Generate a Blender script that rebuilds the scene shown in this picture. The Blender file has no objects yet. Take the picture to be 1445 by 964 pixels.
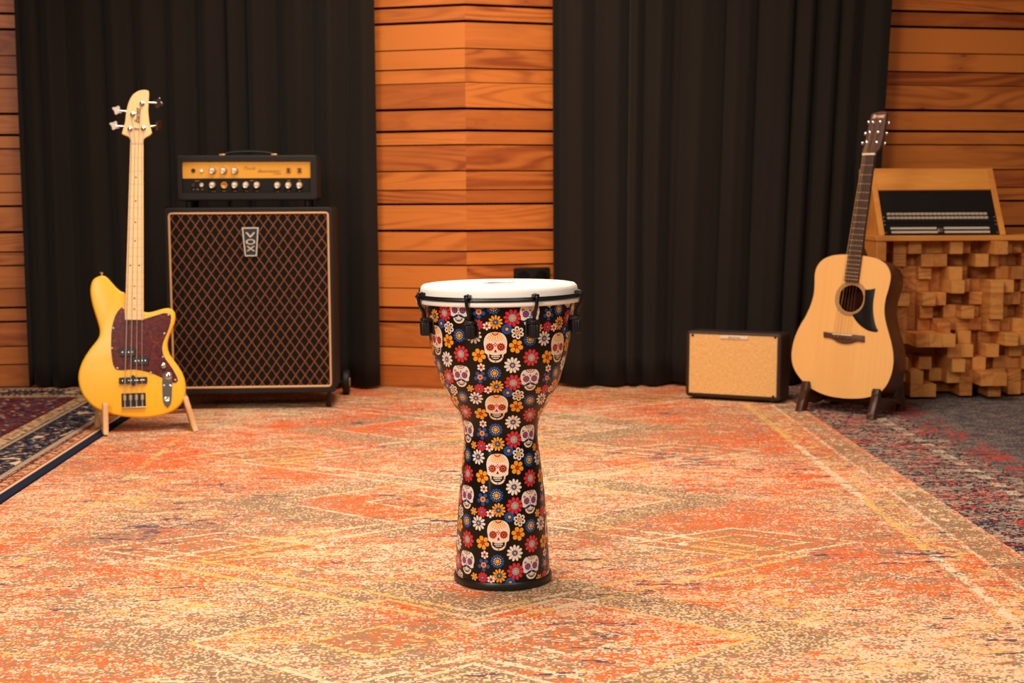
import bpy, bmesh, math, random
from mathutils import Vector, Matrix, Euler
from mathutils.geometry import tessellate_polygon
pi = math.pi
scn = bpy.context.scene
COL = scn.collection
rnd = random.Random(7)

# ------------------------------------------------------------------ camera
F_PX = 2007.0
PITCH, ROLL, CAMZ = math.radians(5.8), math.radians(0.3), 0.78
_F = Vector((0, math.cos(PITCH), -math.sin(PITCH)))
_R0 = Vector((1, 0, 0)); _U0 = Vector((0, math.sin(PITCH), math.cos(PITCH)))
_R = math.cos(ROLL) * _R0 - math.sin(ROLL) * _U0
_U = math.cos(ROLL) * _U0 + math.sin(ROLL) * _R0
_C = Vector((0, 0, CAMZ))
def ray(x, y): return _F + _R * ((x - 722.5) / F_PX) - _U * ((y - 482) / F_PX)
def floor_pt(x, y, z=0.0):
    d = ray(x, y); return _C + d * ((z - CAMZ) / d.z)
def at_y(x, y, Y):
    d = ray(x, y); return _C + d * (Y / d.y)
cam_d = bpy.data.cameras.new('camera'); cam = bpy.data.objects.new('camera', cam_d); COL.objects.link(cam)
cam_d.sensor_width = 36; cam_d.lens = F_PX / 1445 * 36
M = Matrix((_R, _U, -_F)).transposed().to_4x4(); M.translation = _C
cam.matrix_world = M
cam_d.dof.use_dof = True; cam_d.dof.focus_distance = 2.76; cam_d.dof.aperture_fstop = 7.0
cam_d.clip_start = 0.05
scn.camera = cam

# ------------------------------------------------------------------ object helpers
class Frame:
    """local frame: x across the face, z up along the face, y into the thing"""
    def __init__(s, o, yaw=0, lean=0):
        s.o = Vector(o); s.e = Euler((-lean, 0, yaw), 'XYZ')
        s.m = Matrix.Translation(s.o) @ s.e.to_matrix().to_4x4(); s.inv = s.m.inverted()
    def loc(s, px, py, y=0.0):
        a = s.inv @ _C; d = s.inv.to_3x3() @ ray(px, py)
        t = (y - a.y) / d.y; p = a + d * t
        return (p.x, p.z)
def thing(name, label, cat, frame=None, loc=None, group=None):
    o = bpy.data.objects.new(name, None); COL.objects.link(o); o.empty_display_size = 0.05
    if frame: o.location = frame.o; o.rotation_euler = frame.e
    elif loc: o.location = loc
    o['label'] = label; o['category'] = cat
    if group: o['group'] = group
    return o
def tag(o, label, cat, group=None):
    o['label'] = label; o['category'] = cat
    if group: o['group'] = group
    return o

class B:
    def __init__(s): s.v = []; s.f = []; s.m = []; s.tone = None
    def add(s, vs, fs, mat=0):
        o = len(s.v); s.v += [tuple(v) for v in vs]
        for f in fs: s.f.append([i + o for i in f]); s.m.append(mat)
        return s
    def box(s, x0, x1, y0, y1, z0, z1, mat=0):
        vs = [(x, y, z) for x in (x0, x1) for y in (y0, y1) for z in (z0, z1)]
        return s.add(vs, [(0,1,3,2),(4,6,7,5),(0,4,5,1),(2,3,7,6),(0,2,6,4),(1,5,7,3)], mat)
    def loops(s, rings, mat=0, cap0=True, cap1=True, closed=True):
        n = len(rings[0]); vs = [p for r in rings for p in r]; fs = []
        for k in range(len(rings) - 1):
            for i in range(n if closed else n - 1):
                j = (i + 1) % n; fs.append((k*n+i, k*n+j, (k+1)*n+j, (k+1)*n+i))
        if cap0: fs.append(tuple(range(n))[::-1])
        if cap1: fs.append(tuple((len(rings)-1)*n + i for i in range(n)))
        return s.add(vs, fs, mat)
    def slab(s, poly, prof, mat=0, cap0=True, cap1=True):
        """poly: closed outline (x,z); prof: list of (inset, y)"""
        rings = []
        for ins, y in prof:
            rings.append([(p[0], y, p[1]) for p in inset(poly, ins)])
        return s.loops(rings, mat, cap0, cap1)
    def lathe(s, prof, n=32, mat=0, o=(0,0,0), axis='z', cap0=True, cap1=True):
        rings = []
        for r, h in prof:
            ring = []
            for i in range(n):
                a = 2*pi*i/n; c, d = r*math.cos(a), r*math.sin(a)
                q = {'z': (c, d, h), 'y': (c, h, d), 'x': (h, c, d)}[axis]
                ring.append((q[0]+o[0], q[1]+o[1], q[2]+o[2]))
            rings.append(ring)
        return s.loops(rings, mat, cap0, cap1)
    def tube(s, pts, r, n=8, mat=0, closed=False):
        pts = [Vector(p) for p in pts]; rings = []; N = len(pts)
        rr = r if isinstance(r, (list, tuple)) else [r]*N
        prev = None
        for i in range(N):
            if closed: t = pts[(i+1) % N] - pts[i-1]
            else: t = pts[min(i+1, N-1)] - pts[max(i-1, 0)]
            t.normalize()
            if prev is None:
                a = Vector((0,0,1)) if abs(t.z) < .9 else Vector((1,0,0))
                u = t.cross(a).normalized()
            else:
                u = (prev - t*prev.dot(t)).normalized()
            w = t.cross(u); prev = u
            rings.append([tuple(pts[i] + (u*math.cos(2*pi*k/n) + w*math.sin(2*pi*k/n))*rr[i]) for k in range(n)])
        if closed: rings.append(rings[0]); return s.loops(rings, mat, False, False)
        return s.loops(rings, mat)
    def ball(s, o, rx, ry=None, rz=None, n=12, mat=0):
        ry = ry or rx; rz = rz or rx; rings = []
        for k in range(1, n//2):
            t = pi*k/(n//2)
            rings.append([(o[0]+rx*math.sin(t)*math.cos(2*pi*i/n), o[1]+ry*math.sin(t)*math.sin(2*pi*i/n), o[2]+rz*math.cos(t)) for i in range(n)])
        return s.loops(rings, mat)
    def fill(s, loops, y, mat=0, flip=False):
        ls = [[Vector((p[0], p[1], 0)) for p in l] for l in loops]
        tris = tessellate_polygon(ls); flat = [p for l in ls for p in l]
        return s.add([(p.x, y, p.y) for p in flat], [t for t in tris], mat)
    def build(s, name, mats, parent=None, bevel=0, seg=2, ang=40, smooth=True, recalc=True, bang=30):
        me = bpy.data.meshes.new(name); me.from_pydata(s.v, [], s.f)
        mats = mats if isinstance(mats, (list, tuple)) else [mats]
        for m in mats: me.materials.append(m)
        me.polygons.foreach_set('material_index', s.m)
        if recalc:
            bm = bmesh.new(); bm.from_mesh(me); bmesh.ops.recalc_face_normals(bm, faces=bm.faces); bm.to_mesh(me); bm.free()
        if smooth:
            me.shade_smooth(); me.set_sharp_from_angle(angle=math.radians(ang))
        if s.tone is not None:
            at = me.attributes.new('tone', 'FLOAT', 'POINT'); at.data.foreach_set('value', s.tone)
        o = bpy.data.objects.new(name, me); COL.objects.link(o)
        if parent: o.parent = parent
        if bevel:
            b = o.modifiers.new('bevel', 'BEVEL'); b.width = bevel; b.segments = seg; b.limit_method = 'ANGLE'; b.angle_limit = math.radians(bang); b.harden_normals = False
        return o
def inset(poly, d):
    if abs(d) < 1e-9: return list(poly)
    n = len(poly); ar = sum(poly[i][0]*poly[(i+1)%n][1]-poly[(i+1)%n][0]*poly[i][1] for i in range(n))
    sg = 1 if ar > 0 else -1; out = []
    for i in range(n):
        a, b, c = poly[i-1], poly[i], poly[(i+1)%n]
        e1 = Vector((b[0]-a[0], b[1]-a[1])); e2 = Vector((c[0]-b[0], c[1]-b[1]))
        if e1.length < 1e-9: e1 = e2.copy()
        if e2.length < 1e-9: e2 = e1.copy()
        e1.normalize(); e2.normalize()
        n1 = Vector((-e1.y, e1.x))*sg; n2 = Vector((-e2.y, e2.x))*sg
        m = n1 + n2
        if m.length < 1e-6: m = n1
        m.normalize(); k = d/max(.5, m.dot(n1)); out.append((b[0]+m.x*k, b[1]+m.y*k))
    return out
def spline(pts, closed=True, sub=6, sharp=()):
    """Catmull-Rom through points; indices in sharp stay corners"""
    n = len(pts); out = []
    for i in range(n if closed else n-1):
        p1, p2 = pts[i], pts[(i+1) % n]
        p0 = pts[i-1] if (closed or i > 0) else p1
        p3 = pts[(i+2) % n] if (closed or i+2 < n) else p2
        if i in sharp: p0 = p1
        if (i+1) % n in sharp: p3 = p2
        for k in range(sub):
            t = k/sub; q = []
            for c in range(len(p1)):
                q.append(.5*((2*p1[c])+(-p0[c]+p2[c])*t+(2*p0[c]-5*p1[c]+4*p2[c]-p3[c])*t*t+(-p0[c]+3*p1[c]-3*p2[c]+p3[c])*t**3))
            out.append(tuple(q))
    if not closed: out.append(tuple(pts[-1]))
    return out
def rrect(x0, x1, z0, z1, r, n=5):
    out = []
    for cx, cz, a0 in ((x1-r, z1-r, 0), (x0+r, z1-r, 90), (x0+r, z0+r, 180), (x1-r, z0+r, 270)):
        for k in range(n+1):
            a = math.radians(a0 + 90*k/n); out.append((cx+r*math.cos(a), cz+r*math.sin(a)))
    return out
def circ(cx, cz, rx, rz=None, n=28, a0=0):
    rz = rz or rx
    return [(cx+rx*math.cos(a0+2*pi*i/n), cz+rz*math.sin(a0+2*pi*i/n)) for i in range(n)]
def text_part(name, body, size, mat, parent, loc, rot, shear=0, depth=0.0004, width=None, bold=0.0):
    c = bpy.data.curves.new(name, 'FONT'); c.body = body; c.size = size; c.shear = shear; c.extrude = depth
    c.align_x = 'CENTER'; c.align_y = 'CENTER'; c.offset = bold
    t = bpy.data.objects.new(name, c); COL.objects.link(t)
    dg = bpy.context.evaluated_depsgraph_get()
    me = bpy.data.meshes.new_from_object(t.evaluated_get(dg)); COL.objects.unlink(t); bpy.data.objects.remove(t)
    me.materials.clear(); me.materials.append(mat); me.name = name
    o = bpy.data.objects.new(name, me); COL.objects.link(o); o.parent = parent; o.location = loc; o.rotation_euler = rot
    if width:
        w = max(v.co.x for v in me.vertices) - min(v.co.x for v in me.vertices)
        for v in me.vertices: v.co.x *= width/w
    return o
FACE = (pi/2, 0, 0)                              # text facing the local -y side

# ------------------------------------------------------------------ material helpers
def lin(r, g, b):
    f = lambda c: (c/255/12.92) if c/255 <= .04045 else ((c/255+.055)/1.055)**2.4
    return (f(r), f(g), f(b), 1)
class V:
    """a scalar node output with operators"""
    def __init__(s, nt, sock): s.nt = nt; s.s = sock
    def _m(s, op, *a):
        n = s.nt.nodes.new('ShaderNodeMath'); n.operation = op
        for i, x in enumerate((s,)+a):
            if isinstance(x, V): s.nt.links.new(x.s, n.inputs[i])
            else: n.inputs[i].default_value = x
        return V(s.nt, n.outputs[0])
    def __add__(s, o): return s._m('ADD', o)
    __radd__ = __add__
    def __sub__(s, o): return s._m('SUBTRACT', o)
    def __rsub__(s, o): return (s*-1) + o
    def __mul__(s, o): return s._m('MULTIPLY', o)
    __rmul__ = __mul__
    def __truediv__(s, o): return s._m('DIVIDE', o)
    def floor(s): return s._m('FLOOR')
    def frac(s): return s._m('FRACT')
    def abs(s): return s._m('ABSOLUTE')
    def sin(s): return s._m('SINE')
    def min(s, o): return s._m('MINIMUM', o)
    def max(s, o): return s._m('MAXIMUM', o)
    def gt(s, o): return s._m('GREATER_THAN', o)
    def lt(s, o): return s._m('LESS_THAN', o)
    def pingpong(s, o): return s._m('PINGPONG', o)
    def band(s, a, b): return s.gt(a)*s.lt(b)
    def smooth(s, a, b):
        n = s.nt.nodes.new('ShaderNodeMapRange'); n.interpolation_type = 'SMOOTHSTEP'
        s.nt.links.new(s.s, n.inputs[0]); n.inputs[1].default_value = a; n.inputs[2].default_value = b
        return V(s.nt, n.outputs[0])
class Mat:
    def __init__(s, name, rough=.6, spec=.5, metal=0, color=None):
        s.m = bpy.data.materials.new(name); s.m.use_nodes = True; s.nt = s.m.node_tree
        s.b = s.nt.nodes['Principled BSDF']
        s.b.inputs['Roughness'].default_value = rough; s.b.inputs['Specular IOR Level'].default_value = spec; s.b.inputs['Metallic'].default_value = metal
        if color: s.b.inputs['Base Color'].default_value = color
    def coords(s, kind='Object'):
        n = s.nt.nodes.new('ShaderNodeTexCoord'); sp = s.nt.nodes.new('ShaderNodeSeparateXYZ'); s.nt.links.new(n.outputs[kind], sp.inputs[0])
        return [V(s.nt, sp.outputs[i]) for i in range(3)]
    def attr(s, name):
        n = s.nt.nodes.new('ShaderNodeAttribute'); n.attribute_name = name; return V(s.nt, n.outputs['Fac'])
    def vec(s, x, y, z=0.0):
        n = s.nt.nodes.new('ShaderNodeCombineXYZ')
        for i, q in enumerate((x, y, z)):
            if isinstance(q, V): s.nt.links.new(q.s, n.inputs[i])
            else: n.inputs[i].default_value = q
        return n.outputs[0]
    def noise(s, x, y, z=0.0, det=2, rough=.5, dist=0.0):
        n = s.nt.nodes.new('ShaderNodeTexNoise'); s.nt.links.new(s.vec(x, y, z), n.inputs['Vector'])
        n.inputs['Scale'].default_value = 1; n.inputs['Detail'].default_value = det; n.inputs['Roughness'].default_value = rough; n.inputs['Distortion'].default_value = dist
        return V(s.nt, n.outputs[0])
    def white(s, x, y, z=0.0):
        n = s.nt.nodes.new('ShaderNodeTexWhiteNoise'); n.noise_dimensions = '3D'; s.nt.links.new(s.vec(x, y, z), n.inputs['Vector'])
        return V(s.nt, n.outputs[0])
    def voro(s, x, y, z=0.0, rand=1.0, feature='F1', out=0):
        n = s.nt.nodes.new('ShaderNodeTexVoronoi'); n.feature = feature; s.nt.links.new(s.vec(x, y, z), n.inputs['Vector']); n.inputs['Scale'].default_value = 1
        n.inputs['Randomness'].default_value = rand
        return V(s.nt, n.outputs[out])
    def mix(s, f, a, b):
        n = s.nt.nodes.new('ShaderNodeMix'); n.data_type = 'RGBA'
        for i, q in ((0, f), (6, a), (7, b)):
            if isinstance(q, V): s.nt.links.new(q.s, n.inputs[i])
            elif isinstance(q, (tuple, float, int)): n.inputs[i].default_value = q
            else: s.nt.links.new(q, n.inputs[i])
        return n.outputs[2]
    def ramp(s, f, stops, const=False):
        n = s.nt.nodes.new('ShaderNodeValToRGB'); cr = n.color_ramp
        if const: cr.interpolation = 'CONSTANT'
        while len(cr.elements) < len(stops): cr.elements.new(.5)
        for e, (p, c) in zip(cr.elements, stops): e.position = p; e.color = c
        s.nt.links.new(f.s, n.inputs[0]); return n.outputs[0]
    def base(s, sock): s.nt.links.new(sock, s.b.inputs['Base Color']); return s
    def rough(s, v): s.nt.links.new(v.s, s.b.inputs['Roughness']); return s
    def bump(s, v, dist=.001, strength=1.0):
        n = s.nt.nodes.new('ShaderNodeBump'); n.inputs['Distance'].default_value = dist; n.inputs['Strength'].default_value = strength
        s.nt.links.new(v.s, n.inputs['Height']); s.nt.links.new(n.outputs[0], s.b.inputs['Normal']); return s
    def coat(s, w=.5, r=.1): s.b.inputs['Coat Weight'].default_value = w; s.b.inputs['Coat Roughness'].default_value = r; return s
    def sheen(s, w=.3, r=.5): s.b.inputs['Sheen Weight'].default_value = w; s.b.inputs['Sheen Roughness'].default_value = r; return s
def plain(name, rgb, rough=.5, spec=.5, metal=0): return Mat(name, rough, spec, metal, lin(*rgb)).m
def speckled(name, rgb, rough=.6, spec=.4, amt=.35, sc=400, bump=.0006):
    q = Mat(name, rough, spec); x, y, z = q.coords(); n = q.noise(x*sc, y*sc, z*sc, 3)
    c = lin(*rgb); d = tuple(v*(1-amt) for v in c[:3])+(1,); e = tuple(min(1, v*(1+amt)) for v in c[:3])+(1,)
    q.base(q.mix(n.smooth(.3, .7), d, e)); q.bump(n, bump); return q.m
def wood(name, light, dark, axis='x', grain=55, along=2.2, rough=.5, knots=0.0, tone=False, contrast=1.0, spec=.4, coat=0):
    q = Mat(name, rough, spec); c = q.coords(); k = {'x': (0,1,2), 'y': (1,0,2), 'z': (2,0,1)}[axis]
    L, a, b = c[k[0]], c[k[1]], c[k[2]]
    if tone:
        t = q.attr('tone'); L = L + t*37.0; b = b + t*11.0
    warp = q.noise(L*1.6, a*7, b*9, 2)
    g1 = q.noise(L*along, a*grain + warp*6, b*grain + warp*9, 4, .6)
    g2 = q.noise(L*along*4, a*grain*5, b*grain*5, 2)
    rings = ((b*grain*.55 + warp*11).sin()*.5 + .5)
    if tone:
        cn = q.noise(L*.8, a*2, b*7.5, 1, .4, .3); rings = (cn*95.0).sin()*.5 + .5; rings = rings*rings*(q.noise(L*.5, a, b*3, 1).smooth(.42, .62))
    f = (g1*.62 + g2*.18 + rings*.2 - .5)*contrast + .5
    if tone: f = f + rings*.18 - .06
    if tone: f = f + (t - .5)*.62
    col = q.ramp(f, [(.12, lin(*light)), (.88, lin(*dark))])
    if knots:
        v = q.voro(L*2.6 + g1*.25, a*.2, b*5.2 + g1*.2); m = v.smooth(.075*knots, .02*knots)
        halo = v.smooth(.30*knots, .08*knots)
        col = q.mix(halo*.45, col, lin(*dark)); col = q.mix(m*.8, col, lin(dark[0]*.5, dark[1]*.42, dark[2]*.4))
    q.base(col); q.bump(g2*.6+g1*.4, .0007, .5)
    if coat: q.coat(coat, .15)
    return q.m

BLACK = (18, 15, 13)
M_larch = wood('larch_planks', (214, 122, 48), (150, 68, 22), 'x', 34, 1.1, .45, .8, True, 1.35)
M_gapdark = plain('dark_backing', (12, 9, 7), .9, .1)
M_oakfloor = wood('dark_floorboards', (120, 80, 50), (70, 42, 24), 'x')
M_plaster = plain('ceiling_paint', (150, 130, 110), .9, .2)
M_curtain = Mat('black_molton', .9, .12); _x, _y, _z = M_curtain.coords(); M_curtain.base(M_curtain.mix(M_curtain.noise(_x*9, _y*9, _z*2.2, 3), lin(33, 27, 22), lin(40, 33, 28))); M_curtain.bump(M_curtain.noise(_x*500, _y*500, _z*500, 1), .0004).sheen(.05, .5); M_curtain = M_curtain.m
M_blackplastic = plain('black_plastic', (20, 18, 17), .38, .5)
M_blackmetal = plain('black_metal', (14, 13, 12), .3, .5, .2)
M_rubber = plain('black_rubber', (22, 20, 19), .55, .4)
M_chrome = plain('chrome', (225, 220, 215), .13, .5, 1)
M_nickel = plain('brushed_nickel', (215, 200, 180), .3, .5, 1)
M_string = plain('steel_string', (226, 212, 192), .45, .5, .7)
M_bronze = plain('bronze_string', (200, 150, 95), .35, .5, 1)
M_tolex = speckled('black_tolex', (26, 21, 18), .6, .3, .4, 500)
M_browntolex = speckled('brown_tolex', (54, 36, 27), .6, .4, .35, 500)
M_cream = plain('cream_bone', (238, 222, 190), .45)
M_white = plain('white_print', (236, 224, 208), .6)

# ------------------------------------------------------------------ room shell
LINES = [(6.4, 3), (29.5, 3), (68, 1.3), (96, 1.6), (116, .9), (153, 3), (184, 3), (204, 1.6), (241, 1.5), (268, 1.2), (288, 2.6), (326, 3), (355, 1.8), (374.7, 1.8), (408, 1.2), (436, 2.6), (456.5, 2.6), (492.6, 1.4), (519, 1.4)]
WC = at_y(658, 300, 5.755); WC.z = 0
courses = []
zs = [(at_y(657, y, 5.755).z, t*.0037) for y, t in LINES]
top = zs[0][0]; steps = [.108, .057, .082, .108, .06, .083]; k = 0
while top < 2.75:
    top += steps[k % 6]; zs.insert(0, (top, .006)); k += 1
zs.append((-.012, 0))
for (za, ga), (zb, gb) in zip(zs[:-1], zs[1:]): courses.append((zb + gb/2, za - ga/2))
def wall(name, a, b, seed):
    a = Vector((a[0], a[1], 0)); b = Vector((b[0], b[1], 0)); L = (b-a).length; r = random.Random(seed)
    q = B(); q.tone = []
    for z0, z1 in courses:
        t = r.random(); n0 = len(q.v)
        q.box(0, L, 0, .022, z0, z1); q.tone += [t]*(len(q.v)-n0)
    n0 = len(q.v); q.box(0, L, .024, .06, -.012, zs[0][0], 1); q.tone += [0]*(len(q.v)-n0)
    o = q.build(name, [M_larch, M_gapdark], smooth=False); o.location = a; o.rotation_euler = (0, 0, math.atan2((b-a).y, (b-a).x)); o['kind'] = 'structure'
    return o
P1, P2, P4, P5, P6 = (-3.4, 5.72), (-1.3, 6.095), (.8, 6.08), (1.45, 5.985), (3.4, 6.4)
wall('wall_left', P1, P2, 11); wall('wall_back_left', P2, (WC.x, WC.y), 5); wb = wall('wall_back_right', (WC.x, WC.y), P4, 23); wall('wall_back', P4, P5, 8); wall('wall_right', P5, P6, 31)
q = B(); q.box(-3.6, 3.6, -1.5, 6.6, -.05, -.0125); o = q.build('floor', M_oakfloor, smooth=False); o['kind'] = 'structure'
q = B(); q.box(-3.6, 3.6, -1.5, 6.6, 2.95, 3.0); o = q.build('ceiling', M_plaster, smooth=False); o['kind'] = 'structure'

# wall socket on the right half of the folded wall
def wall_local(px, py, ob_a, ang):
    fr = Frame((ob_a[0], ob_a[1], 0), ang); return fr, fr.loc(px, py)
angB = math.atan2(P4[1]-WC.y, P4[0]-WC.x)
frB = Frame((WC.x, WC.y, 0), angB)
s0, s1 = frB.loc(724.5, 378), frB.loc(775, 377)
fs = Frame(frB.m @ Vector(((s0[0]+s1[0])/2, 0, (s0[1]+s1[1])/2 - .04)), angB)
t = thing('wall_socket', 'black double power socket on the larch wall behind the drum', 'socket', fs)
w = (s1[0]-s0[0])/2
q = B(); q.slab(rrect(-w, w, -.04, .04, .006), [(0, -.0005), (0, -.009), (.003, -.012)]); q.build('frame', M_blackplastic, t)
for sx in (-w/2, w/2):
    q = B(); q.lathe([(.0265, -.0125), (.0265, -.0145), (.0225, -.0145), (.0215, -.0128)], 28, 0, (sx, 0, 0), 'y', True, True)
    q.build('outlet', M_blackmetal, t)
    for dz in (-.009, .009):
        pass

# ------------------------------------------------------------------ curtains
def curtain(name, label, x0, x1, y0, y1, folds, seed, xtaper=(0, 0)):
    r = random.Random(seed); NX, NZ = 340, 22; H = 2.62
    ph = [r.uniform(0, 6.28) for _ in range(8)]
    steps_ = [r.uniform(.45, 1.9) for _ in range(folds)]; acc = [0]
    for t in steps_: acc.append(acc[-1]+t)
    knots_ = [a/acc[-1] for a in acc]; amps_ = [r.uniform(.45, 1.15) for _ in range(folds+1)]
    def phase(u):
        for k in range(folds):
            if u <= knots_[k+1] or k == folds-1:
                f = (u-knots_[k])/(knots_[k+1]-knots_[k]); return (k+f)/folds, amps_[k]*(1-f)+amps_[k+1]*f
    rings = []; q = B(); vs = []
    for j in range(NZ+1):
        z = .008 + H*j/NZ; tz = j/NZ
        for i in range(NX+1):
            u = i/NX; base, am = phase(min(max(u + .008*math.sin(2*pi*u*2.3+ph[0]+tz*1.2)*u*(1-u)*4, 0), 1))
            A = .036*am*(1-.15*tz)
            w = math.sin(2*pi*folds*base + .5*math.sin(tz*2.2+ph[3]+u*5))
            w2 = math.sin(2*pi*folds*2.13*base + ph[4] + .8*math.sin(tz*1.7+ph[5]))
            d = A*(w + .25*w2*abs(w)) + .006*math.sin(9*u+tz*3+ph[6])
            xx0 = x0 + xtaper[0]*(1-min(1, z/1.6)); xx1 = x1 + xtaper[1]*(1-min(1, z/1.6))
            x = xx0 + (xx1-xx0)*u + .010*math.cos(2*pi*folds*base)
            y = y0 + (y1-y0)*u + d
            if j == 0: z_ = z + .004*math.sin(2*pi*folds*base*.5)+.004
            else: z_ = z
            vs.append((x, y, z_))
    fs_ = [(j*(NX+1)+i, j*(NX+1)+i+1, (j+1)*(NX+1)+i+1, (j+1)*(NX+1)+i) for j in range(NZ) for i in range(NX)]
    q.add(vs, fs_); o = q.build(name, M_curtain, ang=180)
    s = o.modifiers.new('thickness', 'SOLIDIFY'); s.thickness = .004; s.offset = 0
    return tag(o, label, 'curtain', 'black curtains on the back wall')
xl = at_y(18, 0, 5.83).x; xr = at_y(529.5, 300, 5.80).x
curtain('curtain', 'wide black floor length curtain behind the yellow bass and tall amplifier stack', xl, xr, 5.83, 5.79, 12, 3)
xl = at_y(777.5, 300, 5.80).x; xr = at_y(1254, 0, 5.88).x
curtain('curtain', 'black floor length curtain behind the small tan amplifier and acoustic guitar', xl, xr, 5.79, 5.87, 11, 9, (0, -.07))

# ------------------------------------------------------------------ rugs
def poly_slab(q, pts, z0, z1):
    n = len(pts); q.loops([[(p[0], p[1], z0) for p in pts], [(p[0], p[1], z1-.002) for p in pts], [(p[0], p[1], z1) for p in inset(pts, .002)]])
def line_x(p, a, b):            # x on the line a-b at depth p
    t = (p - a.y)/(b.y - a.y); return a.x + (b.x-a.x)*t
La, Lb = floor_pt(0, 712), floor_pt(180, 592); Ra, Rb = floor_pt(1425, 772), floor_pt(1139, 580)
YN, YF = 1.6, 5.92

def rug_orange():
    q = Mat('distressed_orange_rug', .95, .08); x, y, z = q.coords()
    # x: metres from the right edge (negative inside), y: depth
    uq = (x/.0040).floor()*.0040; vq = (y/.0050).floor()*.0050
    row = q.white(0.0, vq*317.0, 3.0)
    us = ((x + row*.05)/.011).floor()*.011
    d1 = q.white(uq*91, vq*77, 1.0) - .5; d2 = q.white(uq*53, vq*67, 5.0) - .5; d3 = q.white(us*91, vq*39, 9.0) - .5; d4 = q.white(us*47, vq*83, 13.0) - .5
    sx, sy = us*1.0, vq*1.0
    nlo = q.noise(x*1.7+3.1, y*1.6, 0.0, 2, .55); nso = q.noise(us*9.5, y*17, 2.0, 5, .68); nss = q.noise(us*15, vq*62, 2.7, 2)
    nlt = q.noise(x*1.4, y*1.5+7.7, 4.0, 2, .5); nst = q.noise(us*9.5, y*17, 6.0, 5, .68); nts = q.noise(us*15, vq*62, 6.7, 2)
    nly = q.noise(x*2.2, y*1.3, 8.0, 2); nsy = q.noise(us*12, y*24, 8.5, 4, .62)
    nsn = q.noise(us*9, y*26, 11.0, 3, .6); nln = q.noise(x*2.6, y*2.6, 12.5, 2)
    o_ = nlo*.75 + nso*.95 + nss*.42 + d3*.24 + d1*.30 + y*.022
    t_ = nlt*.8 + nst*.95 + nts*.42 + d4*.24 + d2*.34
    y_ = nly*.4 + nsy*1.0 + nss*.3 + d3*.2 + d2*.26
    n_ = nln*.6 + nsn*1.0 + nts*.25 + d4*.14
    cream, cream2 = lin(228, 192, 150), lin(232, 203, 164)
    taupe, orange, red, yel, pink, navy = lin(152, 122, 92), lin(226, 110, 56), lin(214, 76, 42), lin(228, 178, 100), lin(226, 134, 122), lin(92, 78, 92)
    c = q.mix((d1+.5).gt(.5), cream, cream2)
    c = q.mix(t_.gt(1.045), c, taupe)
    c = q.mix(y_.gt(.972), c, yel)
    c = q.mix(o_.gt(1.215), c, orange)
    c = q.mix(o_.gt(1.42), c, red)
    c = q.mix(o_.band(.98, 1.21)*d2.gt(.33), c, pink)
    # worn motifs: nested lozenges down the middle, pale outlines
    wear = (q.noise(sx*9, sy*26, 21.0, 3, .6) + d1*.25)
    xa = (x + 1.185).abs()
    def dia(cx, cy, hx, hy):
        ty = (((y - cy)/1.16 + .5).frac() - .5).abs()*1.16
        return (xa - cx).abs()/hx + ty/hy
    da, db, dc, dd = dia(.17, 2.47, .125, .095), dia(0.0, 3.05, .74, .50), dia(.60, 3.16, .27, .15), dia(.17, 2.47, .34, .27)
    infield = x.band(-2.1, -.24)
    inner = (da.lt(1.0) + dc.lt(.9)).min(1.0)*infield
    c = q.mix(inner*d4.gt(-.2), c, q.mix((d2 + nss*.8).gt(.52), taupe, orange))
    c = q.mix(dd.band(1.0, 1.5)*infield*(d1 + nss).gt(.46), c, q.mix(d2.gt(.34), taupe, cream))
    ln = (da.band(.86, 1.0) + dc.band(.92, 1.0) + dc.band(.5, .57) + db.band(.965, 1.0) + db.band(.80, .83) + dd.band(.95, 1.0)).min(1.0)
    c = q.mix(ln*infield*(wear + d2*.3 + nly*.3).gt(.60), c, q.mix(nly.gt(.53), cream2, yel))
    # right border: main yellow line, zigzag, inner pale line, brown outer strip with small triangles
    e = x*-1.0
    jag = d1*.012
    zz = (((y/.17).pingpong(.5))*.14 + .075)
    strip = (e + jag).band(.022, .090)
    c = q.mix(strip*(wear+nlt*.9+d2*.2).gt(.94), c, q.mix(d2.gt(-.30), orange, taupe))
    tri = ((y/.095).frac() - .5).abs()*.06 + (e - .056).abs()
    c = q.mix(tri.lt(.014)*wear.gt(.54), c, cream2)
    c = q.mix((e + jag).band(.094, .104)*wear.gt(.47), c, cream2)
    zb = (e - zz - .04).abs()
    c = q.mix(zb.lt(.013)*wear.gt(.53)*e.band(.1, .185), c, yel)
    c = q.mix((e + jag).band(.182, .204)*wear.gt(.44), c, q.mix(nly.gt(.52), yel, cream2))
    e2 = x + 2.17
    c = q.mix((e2 + jag).band(-.010, .010)*wear.gt(.55), c, yel)
    c = q.mix(n_.gt(1.12), c, navy)
    q.base(c); q.bump(d1*.5 + d3*.5, .0012, .35); return q.m
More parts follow.
